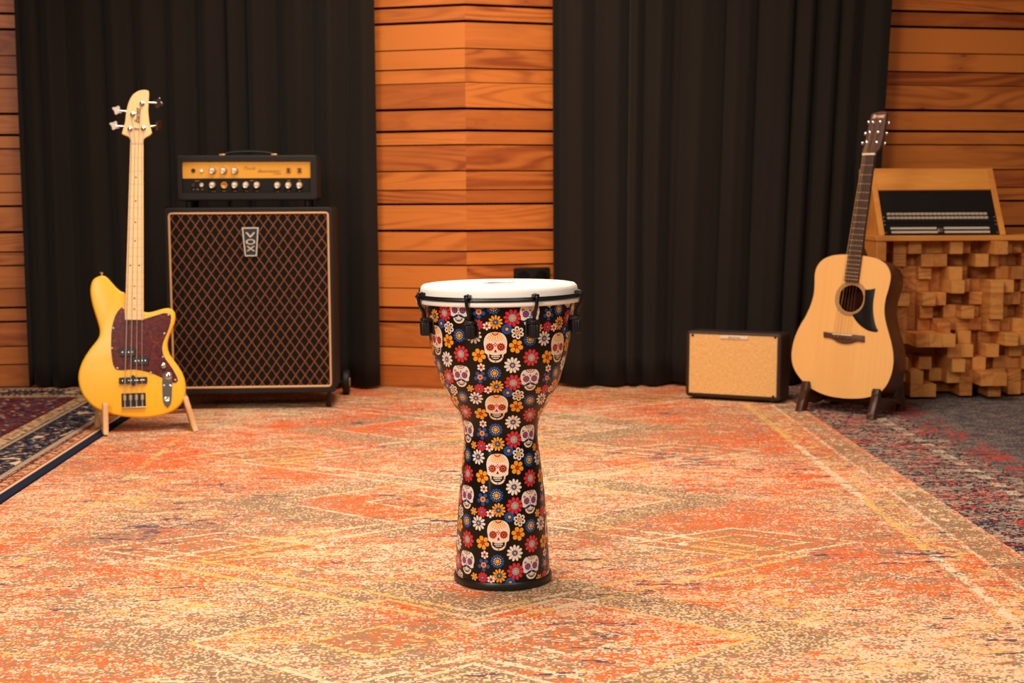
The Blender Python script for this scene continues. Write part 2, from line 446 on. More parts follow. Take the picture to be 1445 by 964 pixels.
def rug_persian():
    q = Mat('persian_border_rug', .95, .08); x, y, z = q.coords()
    # x<0 inside from the right edge; y<0 inside from the far edge
    e = (x*-1.0).min(y*-1.0)
    s = (x*-1.0).gt(y*-1.0)                      # 1 where the far edge is nearer
    run = x*s + y*(s*-1.0 + 1.0)
    uq = (x/.0035).floor()*.0035; vq = (y/.0045).floor()*.0045
    d1 = q.white(uq*91, vq*77, 1.0) - .5; d2 = q.white(uq*71, vq*47, 4.0) - .5
    nf = q.noise(x*26, y*26, 3.0, 3, .6) + d1*.12; nb = q.voro(x*24, y*24, 0.0) + d1*.1; nc = q.noise(x*40, y*55, 9.0, 2) + d2*.1
    navy, red, tan, blue, dred, pale = lin(36, 38, 56), lin(140, 45, 36), lin(208, 168, 124), lin(92, 106, 116), lin(92, 32, 34), lin(222, 186, 146)
    fieldc = q.mix(nf.gt(.52), lin(120, 36, 32), navy); fieldc = q.mix(nb.lt(.22), fieldc, tan); fieldc = q.mix(nc.gt(.60), fieldc, blue)
    mainb = q.mix(nf.gt(.58), lin(30, 30, 46), dred); mainb = q.mix(nb.lt(.18), mainb, tan); mainb = q.mix(nc.gt(.585), mainb, lin(112, 118, 118)); mainb = q.mix(nb.gt(.78), mainb, pale)
    floral = q.mix(nc.gt(.50), lin(150, 62, 44), tan); floral = q.mix(nb.lt(.2), floral, navy)
    tanb = q.mix(nc.gt(.54), tan, lin(120, 86, 62)); tanb = q.mix(nf.gt(.60), tanb, lin(110, 60, 46))
    beads = (run/.022).frac().gt(.42)
    c = fieldc
    c = q.mix(e.lt(.335), c, dred); c = q.mix(e.lt(.32), c, tanb); c = q.mix(e.lt(.265), c, navy)
    c = q.mix(e.band(.245, .26)*beads, c, pale); c = q.mix(e.lt(.237), c, mainb)
    c = q.mix(e.lt(.117), c, navy); c = q.mix(e.band(.092, .113)*beads, c, pale)
    c = q.mix(e.lt(.088), c, floral); c = q.mix(e.band(.078, .085), c, dred); c = q.mix(e.lt(.046), c, lin(170, 70, 44)); c = q.mix(e.lt(.040), c, q.mix(beads*.35, pale, tan)); c = q.mix(e.lt(.030), c, lin(34, 40, 58))
    q.base(c); q.bump(d1, .002, .4); return q.m
def rug_dark():
    q = Mat('charcoal_red_rug', .95, .08); x, y, z = q.coords()      # x>0 from its left edge
    row = q.white(0.0, (y/.005).floor()*31.7, 3.0)
    us = ((x+row*.05)/.010).floor()*.010; uq = (x/.004).floor()*.004; vq = (y/.005).floor()*.005
    d1 = q.white(uq*91, vq*77, 1.0) - .5; d3 = q.white(us*51, vq*77, 6.0) - .5
    ns = q.noise(us*8, vq*26, 0.0, 3, .6); nr = q.noise(us*9, vq*26, 5.0, 3, .6); nl = q.noise(x*2.5, y*2.5, 7.0, 2)
    char, grey, red, pink, navy, pale = lin(84, 76, 78), lin(138, 122, 110), lin(206, 62, 46), lin(206, 118, 116), lin(58, 52, 62), lin(206, 186, 156)
    f1 = q.noise(uq*13, vq*20, 17.0, 4, .7) + d1*.34
    field = q.mix(f1.gt(.54), char, grey); field = q.mix((nr*.6 + nl*.6 + d3*.2).gt(.80), field, red)
    bord = q.mix((ns + d3*.4 + d1*.2).gt(.52), navy, lin(170, 150, 128)); bord = q.mix((nr + d3*.3).gt(.605), bord, red); bord = q.mix((q.noise(us*9, vq*26, 15.0, 2) + d3*.3 + d1*.2).gt(.64), bord, lin(190, 160, 136))
    w = x + (nl - .5)*.16
    c = q.mix(w.gt(.30), bord, q.mix((nr + nl*.5 + d3*.3).gt(.86), field, red)); c = q.mix(w.gt(.42), c, field)
    dash = (y/.105 + nl*.5).frac().lt(.5)*(x + d1*.012 + ns*.02).band(.213, .250)*(ns + d1*.35).gt(.44)
    c = q.mix(dash, c, pale)
    q.base(c); q.bump(d1*.5 + d3*.5, .0015, .4); return q.m
def rug(name, label, pts, org, ang, z1, mat):
    c, s = math.cos(-ang), math.sin(-ang)
    lp = [((p[0]-org[0])*c-(p[1]-org[1])*s, (p[0]-org[0])*s+(p[1]-org[1])*c) for p in pts]
    q = B(); poly_slab(q, lp, 0, z1+.012)
    o = q.build(name, mat, smooth=False); o.location = (org[0], org[1], -.012); o.rotation_euler = (0, 0, ang)
    return tag(o, label, 'rug')
xLn, xLf, xRn, xRf = line_x(YN, La, Lb), line_x(YF, La, Lb), line_x(YN, Ra, Rb), line_x(YF, Ra, Rb)
angR = math.atan2(xRn - xRf, YF-YN)     # edge runs along local +y
rug('area_rug', 'large faded orange, cream and taupe rug under the drum', [(xLn, YN), (xRn, YN), (xRf, YF), (.30, 5.912), (WC.x, 5.742), (-.73, 5.908), (xLf, YF)], (xRn + (0-YN)*(xRf-xRn)/(YF-YN), 0), angR, 0.0, rug_orange())
angL = math.atan2(xLn - xLf, YF-YN); YFL = 5.88
xLf2 = line_x(YFL, La, Lb)
rug('area_rug', 'navy and red oriental rug with banded border left of the yellow bass', [(xLf2-.95, YN), (xLn-.001, YN), (xLf2-.001, YFL), (xLf2-.95, YFL)], (xLf2-.001, YFL), angL, .006, rug_persian())
rug('area_rug', 'charcoal and red rug in front of the wooden block diffuser', [(xRn+.001, YN), (3.3, YN), (3.3, YF), (xRf+.001, YF)], (xRn+.001 + (0-YN)*(xRf-xRn)/(YF-YN), 0), angR, -.002, rug_dark())
# ------------------------------------------------------------------ goblet drum
DX, DY = at_y(708.5, 600, 2.86).x, 2.86
drum = thing('goblet_drum', 'tall goblet drum wrapped in skull and flower pattern, white head', 'drum', loc=(DX, DY, 0))
drum.rotation_euler = (0, math.radians(-.45), 0)
RZ = [(.0965, .0145), (.0945, .055), (.0925, .0985), (.0900, .140), (.0868, .181), (.0823, .222), (.0778, .262), (.0752, .284), (.0745, .305), (.0765, .322), (.0812, .339), (.0900, .356), (.1005, .374), (.1185, .409), (.1305, .445), (.1385, .480), (.1440, .5155), (.1490, .545), (.1535, .575)]
prof = spline(RZ, closed=False, sub=8)
arc = [0.0]
for a, b in zip(prof[:-1], prof[1:]): arc.append(arc[-1] + math.hypot(b[0]-a[0], b[1]-a[1]))
TOT = arc[-1]
def RofV(v):                       # v metres down from the top of the shell
    s = min(max(TOT - v, 0), TOT)
    lo, hi = 0, len(arc)-1
    while hi - lo > 1:
        m = (lo+hi)//2
        if arc[m] <= s: lo = m
        else: hi = m
    t = (s-arc[lo])/(arc[hi]-arc[lo]); a, b = prof[lo], prof[hi]
    dr, dz = b[0]-a[0], b[1]-a[1]; L = math.hypot(dr, dz)
    return a[0]+dr*t, a[1]+dz*t, dz/L, -dr/L
PX = .133/332                      # pattern unit -> metres
M_shell = Mat('black_film', .35, .2, 0, lin(14, 10, 8)).coat(.22, .1).m
def pat(name, rgb): return Mat(name, .35, .35, 0, lin(*rgb)).coat(.35, .12).m
PATS = [M_shell, pat('film_red', (216, 38, 40)), pat('film_blue', (18, 82, 158)), pat('film_yellow', (242, 160, 34)), pat('film_white', (242, 226, 208)), pat('film_navy', (24, 36, 78)), pat('film_skyblue', (70, 140, 205)), pat('film_black', (14, 11, 10)), pat('film_peach', (245, 220, 176))]
RED, BLU, YEL, WHI, NAV, SKY, BLK, PEA = range(1, 9)
q = B()
q.lathe(prof, 128, 0, cap0=False, cap1=False)
VMAX = TOT - .002
seam = []
def put(poly, cu, cv, layer, mat, rings=0, rot=0.0):
    """poly in pattern units (u right, v down) placed at metres (cu, cv) on the film"""
    n = len(poly); mu = sum(p[0] for p in poly)/n; mv = sum(p[1] for p in poly)/n; c, s = math.cos(rot), math.sin(rot)
    K = rings + 1; vs = []; fs = []
    def P(a, b):
        a, b = a*c - b*s, a*s + b*c
        U, Vv = cu + a*PX, cv + b*PX
        r, z, nr, nz = RofV(min(max(Vv, .003), VMAX)); th = U/r - pi/2; off = .00022*layer + .0001
        return ((r+nr*off)*math.cos(th), (r+nr*off)*math.sin(th), z+nz*off)
    vs.append(P(mu, mv))
    for k in range(1, K+1):
        for p in poly: vs.append(P(mu+(p[0]-mu)*k/K, mv+(p[1]-mv)*k/K))
    for i in range(n):
        j = (i+1) % n; fs.append((0, 1+j, 1+i))
        for k in range(1, K):
            a0 = 1+(k-1)*n; b0 = 1+k*n; fs.append((a0+i, a0+j, b0+j, b0+i))
    q.add(vs, fs, mat)
def petals(cu, cv, n, r0, r1, w, layer, mat, a0=0.0, m=9):
    for k in range(n):
        a = a0 + 2*pi*k/n; L = (r1-r0)/2; poly = []
        for i in range(m):
            t = 2*pi*i/m; x = L*math.cos(t); y = w*math.sin(t)*(1+.25*math.cos(t)); x += r0+L
            poly.append((x*math.cos(a)-y*math.sin(a), x*math.sin(a)+y*math.cos(a)))
        put(poly, cu, cv, layer, mat)
def disc(cu, cv, r, layer, mat, n=14, rings=0): put(circ(0, 0, r, n=n), cu, cv, layer, mat, rings)
def scallop(cu, cv, r, n, amp, layer, mat):
    put([((r+amp*math.cos(n*t))*math.cos(t), (r+amp*math.cos(n*t))*math.sin(t)) for t in [2*pi*i/(n*5) for i in range(n*5)]], cu, cv, layer, mat, 1)
def f_round_yellow(u, v): petals(u, v, 6, 9, 36, 11, 1, YEL, .26); disc(u, v, 8, 2, RED)
def f_daisy_white(u, v, r=42, n=11): petals(u, v, n, 12, r, r*.165, 1, WHI, .1); disc(u, v, 14, 2, BLU); disc(u, v, 6.5, 3, YEL, 9)
def f_dotted_blue(u, v):
    scallop(u, v, 32, 12, 3, 1, BLU); disc(u, v, 24, 2, BLK, 18, 1); petals(u, v, 12, 13, 21, 2.6, 3, WHI, 0, 6); disc(u, v, 10.5, 3, YEL)
def f_small_white(u, v): petals(u, v, 6, 5, 21, 6, 1, WHI, .5); disc(u, v, 8, 2, RED); disc(u, v, 3, 3, BLK, 7)
def f_blue5(u, v): petals(u, v, 5, 10, 33, 10, 1, BLU, .3); disc(u, v, 14, 2, YEL); disc(u, v, 7.5, 3, RED)
def f_yellow_daisy(u, v, r=36): petals(u, v, 11, 12, r, r*.155, 1, YEL, .2); disc(u, v, 12, 2, BLU); petals(u, v, 8, 8, 13, 2, 2, BLU, 0, 6); disc(u, v, 4.5, 3, YEL, 8)
def f_red(u, v, r=44, n=10): petals(u, v, n, 16, r, r*.19, 1, RED, .1); disc(u, v, r*.45, 2, SKY, 18, 1); petals(u, v, 12, r*.28, r*.41, 1.5, 3, WHI, 0, 6); disc(u, v, r*.24, 3, YEL)
def f_red_small(u, v): petals(u, v, 10, 9, 28, 5.5, 1, RED); disc(u, v, 13, 2, RED); disc(u, v, 10, 3, BLU); disc(u, v, 4, 4, YEL, 8)
def f_blue_sun(u, v): petals(u, v, 12, 8, 27, 5, 1, BLU); disc(u, v, 19, 1.6, BLU); disc(u, v, 12, 2.2, NAV); disc(u, v, 8, 3, YEL)
def f_outline(u, v): petals(u, v, 6, 8, 33, 11, 1, WHI, .4); petals(u, v, 6, 12, 25, 4.5, 2, BLK, .4); disc(u, v, 8, 3, YEL)
def f_small_yellow(u, v): petals(u, v, 6, 5, 21, 5.5, 1, YEL, .2); disc(u, v, 6, 2, WHI); disc(u, v, 3.5, 3, BLU, 8)
def mirror(h): return h + [(-x, y) for x, y in reversed(h)]
SK = spline(mirror([(10, -77), (38, -70), (58, -48), (66, -16), (62, 18), (60, 42), (46, 52), (42, 72), (30, 90), (12, 98)]), True, 3)
SK2 = spline(mirror([(8, -58), (34, -54), (48, -38), (52, -14), (46, 6), (45, 20), (33, 24), (30, 40), (20, 52), (8, 57)]), True, 3)
def skull(u, v):
    global PX
    PX0 = PX; PX = PX0*.86; v -= 8*PX0
    try: skull_big(u, v)
    finally: PX = PX0
def skull_big(u, v):
    put(SK, u, v, 1, WHI, 5)
    cap = spline(mirror([(8, -73), (34, -66), (52, -46), (58, -18), (46, -22), (22, -32), (4, -30)]), True, 2)
    put(cap, u, v, 1.6, PEA, 4)
    for R_, n, w, m in ((24, 7, 4.5, YEL), (35, 9, 4.5, YEL), (46, 12, 4, YEL)):
        for k in range(n):
            a = pi*(k+.5)/n; x, y = R_*1.15*math.cos(a), -72 + R_*math.sin(a)
            if -y > 20 and abs(x) < 55-max(0, (-y-45))*.8: put(circ(x, y, w, n=7), u, v, 2.2, m)
    put([(20*math.cos(t), -76+2+17*math.sin(t)) for t in [pi*i/10 for i in range(11)]], u, v, 2.2, RED, 1)
    put([(13*math.cos(t), -75+1+10*math.sin(t)) for t in [pi*i/10 for i in range(11)]], u, v, 2.6, YEL)
    for a, b in ((0, -14), (-7, -6), (7, -6), (0, 2)): put(circ(a, b, 4.6, n=7), u, v, 2.2, RED)
    for sx in (-1, 1):
        x, y = 31*sx, 8
        put(circ(x, y, 21, n=18), u, v, 2.2, RED, 1)
        for k in range(11): put(circ(x+20*math.cos(2*pi*k/11), y+20*math.sin(2*pi*k/11), 4.5, n=7), u, v, 2.4, RED)
        put(circ(x, y, 15, n=14), u, v, 2.8, BLK, 1)
        for k in range(7): put(circ(x+8.5*math.cos(2*pi*k/7), y+8.5*math.sin(2*pi*k/7), 3, n=6), u, v, 3.2, YEL)
        put([(sx*46, 40), (sx*30, 36), (sx*8, 46), (sx*20, 54), (sx*34, 50)], u, v, 2.2, PEA)
        put([(sx*40, 56), (sx*44, 58), (sx*38, 78), (sx*20, 94), (sx*14, 92), (sx*32, 76)], u, v, 2.2, PEA)
        put(circ(sx*37, 70, 4, n=7), u, v, 2.8, RED)
    put([(0, 20), (9, 38), (3, 41), (0, 38), (-3, 41), (-9, 38)], u, v, 2.4, RED); put([(0, 23), (5, 34), (0, 35), (-5, 34)], u, v, 2.8, BLK)
    put(spline([(-36, 50), (-20, 55), (0, 57), (20, 55), (36, 50), (33, 70), (18, 84), (0, 87), (-18, 84), (-33, 70)], True, 2), u, v, 2.4, BLK, 2)
    for k in range(7):
        x = -21+7*k; put([(x-2.8, 60-abs(x)*.06), (x+2.8, 60-abs(x)*.06), (x+2.4, 67), (x-2.4, 67)], u, v, 3, WHI)
        if abs(x) < 20: put([(x-2.6, 71), (x+2.6, 71), (x+2.3, 78-abs(x)*.1), (x-2.3, 78-abs(x)*.1)], u, v, 3, WHI)
    put(circ(0, 93, 4.5, n=7), u, v, 2.4, RED)
def skull_small(u, v):
    put(SK2, u, v, 1, WHI, 4)
    put([(12*math.cos(t), -58+9*math.sin(t)) for t in [pi*i/8 for i in range(9)]], u, v, 2, RED); put([(7*math.cos(t), -57.5+5*math.sin(t)) for t in [pi*i/8 for i in range(9)]], u, v, 2.4, YEL)
    for k in range(7):
        a = pi*(k+.5)/7; put(circ(22*math.cos(a), -58+16*math.sin(a), 3.4, n=7), u, v, 2, BLU)
    put([(0, -34), (5, -26), (0, -18), (-5, -26)], u, v, 2.2, RED)
    for sx in (-1, 1):
        x, y = 22*sx, -8
        put(circ(x, y, 15.5, n=16), u, v, 2.2, BLU, 1)
        for k in range(10): put(circ(x+15*math.cos(2*pi*k/10), y+15*math.sin(2*pi*k/10), 3.4, n=7), u, v, 2.4, BLU)
        put(circ(x, y, 9.5, n=12), u, v, 2.8, RED); put(circ(x, y, 3.4, n=8), u, v, 3.2, BLK)
        put([(sx*38, -40), (sx*36, -30), (sx*42, -20), (sx*33, -28), (sx*24, -28), (sx*33, -33)], u, v, 2.2, BLK)
        put(circ(sx*40, -30, 3.2, n=7), u, v, 2.6, RED)
        put([(0, 12), (sx*14, 14), (sx*34, 26), (sx*52, 25), (sx*40, 32), (sx*22, 30), (0, 22)], u, v, 2.6, NAV)
        put([(sx*29, 34), (sx*31, 40), (sx*19, 52), (sx*8, 55), (sx*20, 46)], u, v, 2.2, PEA)
    put([(0, 1), (4, 8), (-4, 8)], u, v, 2.4, BLK)
    put(spline([(-22, 32), (0, 36), (22, 32), (14, 45), (0, 48), (-14, 45)], True, 2), u, v, 2.4, BLK, 1)
    for k in range(5): x = -12+6*k; put([(x-2.3, 36), (x+2.3, 36), (x+2, 41), (x-2, 41)], u, v, 3, WHI)
    put([(0, 16), (6, 26), (-6, 26)], u, v, 3, WHI)
TILE = [(f_round_yellow, 100, -8), (f_round_yellow, -82, 47), (f_daisy_white, 81, 88), (f_dotted_blue, -7, 132), (f_small_white, -72, 106), (f_blue5, -78, 158), (f_yellow_daisy, 2, 204), (f_red, 84, 180), (f_small_white, -40, 226), (f_red_small, -84, 222), (f_blue_sun, 56, 236), (f_outline, 108, 252), (f_dotted_blue, 172, 284), (f_small_yellow, -133, 226), (lambda a, b: f_daisy_white(a, b, 39, 10), -104, -48), (f_red, 178, 48)]
TW, TH = 356*PX, 328*PX
V0 = .083                          # first big skull below the top edge
for row in range(-2, 6):
    for col in range(-4, 5):
        def place(fn, du, dv, h):
            u = col*TW + du*PX; v = V0 + row*TH + dv*PX; v += .06*u
            if v < -.3*h*PX or v > TOT + .2*h*PX: return
            r = RofV(min(max(v, .003), VMAX))[0]
            if abs(u) > pi*r - .3*h*PX: return
            if v < h*PX*.55 or v > VMAX - h*PX*.35:
                if h > 40 and (v < h*PX*.05 or v > VMAX): return
            fn(u - .007, v)
        place(skull, 0, 0, 80); place(skull_small, 172, 166, 60)
        for fn, du, dv in TILE: place(fn, du, dv, 34)
shell = q.build('shell', PATS, drum, ang=50, recalc=False)
q = B(); q.lathe([(.085, 0), (.0985, 0), (.1005, .003), (.1005, .0135), (.0985, .0165), (.092, .0165)], 96); q.build('base_ring', M_blackplastic, drum, ang=50)
M_head = Mat('white_drum_skin', .42, .4); _x, _y, _z = M_head.coords(); M_head.base(M_head.mix(M_head.noise(_x*60, _y*60, _z*60, 2), lin(244, 234, 222), lin(248, 240, 229))); M_head.bump(M_head.noise(_x*700, _y*700, _z*700, 1), .0003); M_head = M_head.m
q = B(); q.lathe([(.0, .6085), (.10, .6085), (.146, .6082), (.1525, .607), (.1565, .6035), (.1582, .598), (.159, .590), (.1605, .5835), (.1655, .579), (.1668, .5745), (.1655, .5715), (.158, .5705), (.150, .5705)], 128, cap0=False, cap1=False); q.build('drum_head', M_head, drum, ang=60)
M_print = plain('brown_print', (86, 40, 22), .6)
q = B()
zt = .60885
def flat_ring(q, outer, inner, z):
    n = len(outer); q.add([(p[0], p[1], z) for p in outer] + [(p[0], p[1], z) for p in inner], [(i, (i+1) % n, n+(i+1) % n, n+i) for i in range(n)])
flat_ring(q, circ(0, 0, .030, .021, 40), circ(.0, 0, .0285, .0195, 40), zt)
flat_ring(q, circ(0, 0, .024, .016, 40), circ(.003, 0, .019, .0125, 40), zt)
for sx in (-1, 1): q.add([(sx*.0285, .005, zt), (sx*.0285, -.005, zt), (sx*.0245, 0, zt)], [(0, 1, 2)])
q.build('logo', M_print, drum, smooth=False)
text_part('lettering', 'MEINL', .009, M_print, drum, (0, 0, zt), (0, 0, 0), width=.030, depth=0, bold=.0003)
q = B(); q.tube([(.1632*math.cos(2*pi*i/96), .1632*math.sin(2*pi*i/96), .5865) for i in range(96)], .0030, 10, closed=True); q.tube([(.1665*math.cos(2*pi*i/96), .1665*math.sin(2*pi*i/96), .5835) for i in range(96)], .0026, 10, closed=True)
q.build('hoop', M_blackmetal, drum, ang=60)
for k in range(8):
    a = math.radians(-90 - 20.5 + 45.6*k - (0.6*k if k > 4 else 0))
    q = B()
    q.box(.136, .149, -.013, .013, .512, .546)            # bracket on the shell
    q.box(.146, .168, -.0095, .0095, .536, .5455)
    lug = q.build('lug', M_blackplastic, drum, bevel=.0025)
    lug.rotation_euler = (0, 0, a)
    q = B(); pr = []
    n = 24; rings = []
    for h, r in ((.510, .0075), (.512, .0095), (.533, .0105), (.536, .0095)):
        rings.append([(.160+(r+(.0006 if i % 3 else -.0006))*math.cos(2*pi*i/n), (r+(.0006 if i % 3 else -.0006))*math.sin(2*pi*i/n), h) for i in range(n)])
    q.loops(rings); q.build('tuning_nut', M_blackplastic, lug, ang=30)
    q = B(); q.tube(spline([(.160, 0, .545), (.163, 0, .556), (.1705, 0, .570), (.1735, 0, .584), (.1722, 0, .5915), (.167, 0, .5935), (.1628, 0, .5915)], False, 4), .0036, 10); q.box(.1605, .1745, -.0048, .0048, .5885, .5950)
    q.build('hook', M_blackmetal, lug, ang=50)

# ------------------------------------------------------------------ speaker cabinet
YC = 5.225
fc = Frame((0, YC, 0))
x0, _ = fc.loc(236, 430); x1, _ = fc.loc(471.5, 430); _, z0 = fc.loc(350, 555.5); _, z1 = fc.loc(350, 293)
cx = (x0+x1)/2
CYAW = math.radians(3.6); W = (x1-x0)/2; DEP = .28
fc = Frame((cx, YC, .0005), CYAW)
cab = thing('speaker_cabinet', 'tall black speaker cabinet with diamond weave grille behind yellow bass', 'speaker', fc)
q = B(); inn = rrect(-W+.017, W-.017, z0+.022, z1-.019, .012)
q.slab(rrect(-W, W, z0, z1, .014), [(.004, 0), (.0012, .0012), (0, .004), (0, DEP-.004), (.004, DEP)], cap0=False)
q.add([(p[0], 0, p[1]) for p in inset(rrect(-W, W, z0, z1, .014), .004)] + [(p[0], 0, p[1]) for p in inn], [(i, (i+1) % 24, 24+(i+1) % 24, 24+i) for i in range(24)])
q.add([(p[0], 0, p[1]) for p in inn] + [(p[0], .015, p[1]) for p in inn], [(i, (i+1) % 24, 24+(i+1) % 24, 24+i) for i in range(24)])
q.build('cabinet', M_tolex, cab)
G = Mat('diamond_grille_cloth', .8, .15); x, y, z = G.coords()
a_ = x/.0352 + z/.0505; b_ = x/.0352 - z/.0505
tw = G.noise(x*220, y*20, z*220, 2)
la = ((a_.frac() - .5).abs()).gt(.437); lb = ((b_.frac() - .5).abs()).gt(.437)
c = G.mix(tw, lin(12, 9, 8), lin(24, 18, 15)); c = G.mix(la*tw.gt(.40), c, G.mix(tw, lin(142, 94, 54), lin(104, 68, 40))); c = G.mix(lb*tw.gt(.38), c, G.mix(tw, lin(146, 82, 54), lin(108, 68, 40)))
G.base(c); G.bump(tw, .0006, .4)
q = B(); q.slab(inset(inn, .0005), [(0, .004), (0, .012)]); q.build('grille_cloth', G.m, cab)
q = B(); q.tube([(p[0], .0025, p[1]) for p in inset(rrect(-W+.017, W-.017, z0+.022, z1-.019, .012, 8), .0015)], .0042, 8, closed=True); q.build('grille_piping', plain('beige_piping', (216, 164, 112), .55), cab)
bx0, bz0 = fc.loc(341.5, 321); bx1, bz1 = fc.loc(366, 361.5)
bcx, bcz = (bx0+bx1)/2, (bz0+bz1)/2; bh = abs(bz0-bz1)/2; bw = (bx1-bx0)/2
fr = Frame((0, 0, 0))
badge_shape = [(-bw, bh), (bw, bh), (bw*.72, -bh), (-bw*.72, -bh)]
badge = bpy.data.objects.new('badge', None)
q = B(); q.slab([(p[0]+bcx, p[1]+bcz) for p in badge_shape], [(0, .003), (0, -.004), (.0006, -.0048)])
badge = q.build('badge', M_blackplastic, cab)
q = B(); o_ = [(p[0]+bcx, p[1]+bcz) for p in badge_shape]; i_ = inset(o_, .0042)
q.add([(p[0], -.0055, p[1]) for p in o_] + [(p[0], -.0055, p[1]) for p in i_] + [(p[0], -.004, p[1]) for p in o_] + [(p[0], -.0045, p[1]) for p in i_], [(k, (k+1) % 4, 4+(k+1) % 4, 4+k) for k in range(4)] + [(k, (k+1) % 4, 8+(k+1) % 4, 8+k) for k in range(4)] + [(4+k, 4+(k+1) % 4, 12+(k+1) % 4, 12+k) for k in range(4)])
q.build('badge_rim', M_nickel, badge, smooth=False)
for ch, dz, wd in (('V', .024, .036), ('O', -.001, .034), ('X', -.026, .032)):
    text_part('lettering', ch, .027, M_nickel, badge, (bcx, -.0055, bcz+dz), FACE, width=wd, depth=.0006, bold=.0003)
for sx in (-1, 1):
    q = B(); q.lathe([(.009, .0), (.0095, .006), (.0055, .009)], 16, 0, (sx*(W-.012), .012, z1-.004)); q.build('corner_stud', M_blackmetal, cab)
    lx = sx*(W-.028)
    q = B(); q.tube([(lx, .045, z0+.002), (lx-.004, .05, .010)], .0085, 12); q.tube([(lx-.004, .05, .012), (lx-.005, .05, .0)], .0105, 12)
    q.build('leg', M_blackmetal, cab)
    q = B(); q.box(sx*(W-.03)-.012, sx*(W-.03)+.012, DEP-.01, DEP+.10, z0-.012, z0+.006); ax = q.build('axle_bracket', M_blackmetal, cab, bevel=.002)
wx, _ = fc.loc(488.5, 535, .37)
for sx in (-1, 1):
    wc = (sx*abs(wx), .38, .0505); q = B()
    q.lathe([(.02, -.013), (.044, -.0135), (.0495, -.009), (.050, 0), (.0495, .009), (.044, .0135), (.02, .013)], 32, 0, wc, 'x')
    wh = q.build('wheel', M_rubber, cab)
    q = B(); q.lathe([(.017, -.016), (.019, -.012), (.019, .012), (.017, .016)], 20, 0, wc, 'x'); q.build('wheel_hub', M_nickel, wh)
q = B(); q.tube([(-abs(wx), .38, .05), (abs(wx), .38, .05)], .006, 8); q.build('axle', M_blackmetal, cab)
CABTOP = z1

# ------------------------------------------------------------------ amplifier head
fa = Frame((0, YC+.03, 0)); hx0, _ = fa.loc(249, 250); hx1, _ = fa.loc(447, 250); _, hz1 = fa.loc(348, 219); _, hz0 = fa.loc(348, 283.5)
fa = Frame(((hx0+hx1)/2, YC+.04, CABTOP+.001), math.radians(3.8)); HW = (hx1-hx0)/2; hz0 -= CABTOP; hz1 -= CABTOP
head = thing('amplifier_head', 'small black amplifier head with gold control panel on the tall cabinet', 'amplifier', fa)
q = B(); sh = rrect(-HW, HW, hz0, hz1, .012); px0, pz1 = fa.loc(256, 228); px1, pz0 = fa.loc(438.5, 271.5)
inn = rrect(px0, px1, pz0, pz1, .003)
q.slab(sh, [(.006, 0), (.0018, .0018), (0, .006), (0, .205), (.006, .21)], cap0=False)
q.add([(p[0], 0, p[1]) for p in inset(sh, .006)] + [(p[0], 0, p[1]) for p in inn] + [(p[0], .016, p[1]) for p in inn], [(i, (i+1) % 24, 24+(i+1) % 24, 24+i) for i in range(24)] + [(24+i, 24+(i+1) % 24, 48+(i+1) % 24, 48+i) for i in range(24)])
q.build('cabinet', M_tolex, head)
GY = fa.loc(348, 251.5, .013)[1]
M_gold = Mat('gold_anodised_panel', .42, .5, .35, lin(216, 150, 40)).m
q = B(); q.box(px0+.001, px1-.001, .013, .016, GY, pz1-.001); gp = q.build('gold_panel', M_gold, head, smooth=False)
q = B(); q.box(px0+.001, px1-.001, .013, .016, pz0+.001, GY-.0005); bp = q.build('black_panel', plain('black_panel_paint', (22, 17, 14), .6, .2), head, smooth=False)
def amp_xy(cx, cy): return fa.loc(240+cx/6.568, 205+cy/6.568, .012)
M_silver = plain('aluminium_knob', (206, 190, 166), .38, .5, .7); M_orange = plain('amber_print', (196, 140, 60), .6)
def knob(x, z, r=.0122, mat=M_silver):
    q = B(); n = 28; rings = []
    for rr, yy in ((r*1.0, .0129), (r*1.02, .004), (r*.97, -.004), (r*.86, -.0065), (r*.72, -.0055), (r*.3, -.0062)):
        rings.append([(x+(rr+(.0003 if i % 2 else -.0003))*math.cos(2*pi*i/n), yy, z+(rr+(.0003 if i % 2 else -.0003))*math.sin(2*pi*i/n)) for i in range(n)])
    q.loops(rings); kb = q.build('knob', mat, head, ang=35)
    q = B(); q.box(x-.0007, x+.0007, -.0073, -.0055, z+r*.3, z+r*.8); q.build('pointer', M_blackplastic, kb, smooth=False)
for cx_, cy_ in ((395, 232), (497, 232), (600, 232), (395, 368), (602, 368), (704, 368), (806, 368), (996, 370), (1098, 370), (1200, 370)): knob(*amp_xy(cx_, cy_))
x, z = amp_xy(502, 370); q = B(); q.lathe([(.0125, .0129), (.0128, .008), (.0118, .006), (.006, .006), (.004, .0075)], 28, 0, (x, 0, z), 'y'); q.build('indicator_dial', plain('brass_dial', (190, 130, 62), .4, .5, .6), head)
for cx_, cy_, m in ((215, 235, M_blackplastic), (293, 235, M_nickel), (215, 370, M_blackmetal), (293, 368, M_silver)):
    x, z = amp_xy(cx_, cy_); q = B(); q.lathe([(.0075, .0129), (.0075, .008), (.0062, .0065), (.0038, .0065), (.0036, .011)], 20, 0, (x, 0, z), 'y'); q.build('jack_socket', m, head)
for cx_ in (1098, 1200):
    x, z = amp_xy(cx_, 232); q = B(); q.slab(rrect(x-.0085, x+.0085, z-.0095, z+.0095, .002), [(0, .0129), (0, .009), (.001, .008)]); sw = q.build('rocker_switch', plain('amber_switch', (190, 110, 40), .4), head)
    q = B(); q.slab([(x-.0055, z+.007), (x+.0055, z+.007), (x+.003, z), (x+.0055, z-.007), (x-.0055, z-.007), (x-.003, z)], [(0, .0085), (0, .0065)]); q.build('rocker', M_blackplastic, sw)
M_ink = plain('brown_ink', (112, 66, 20), .6)
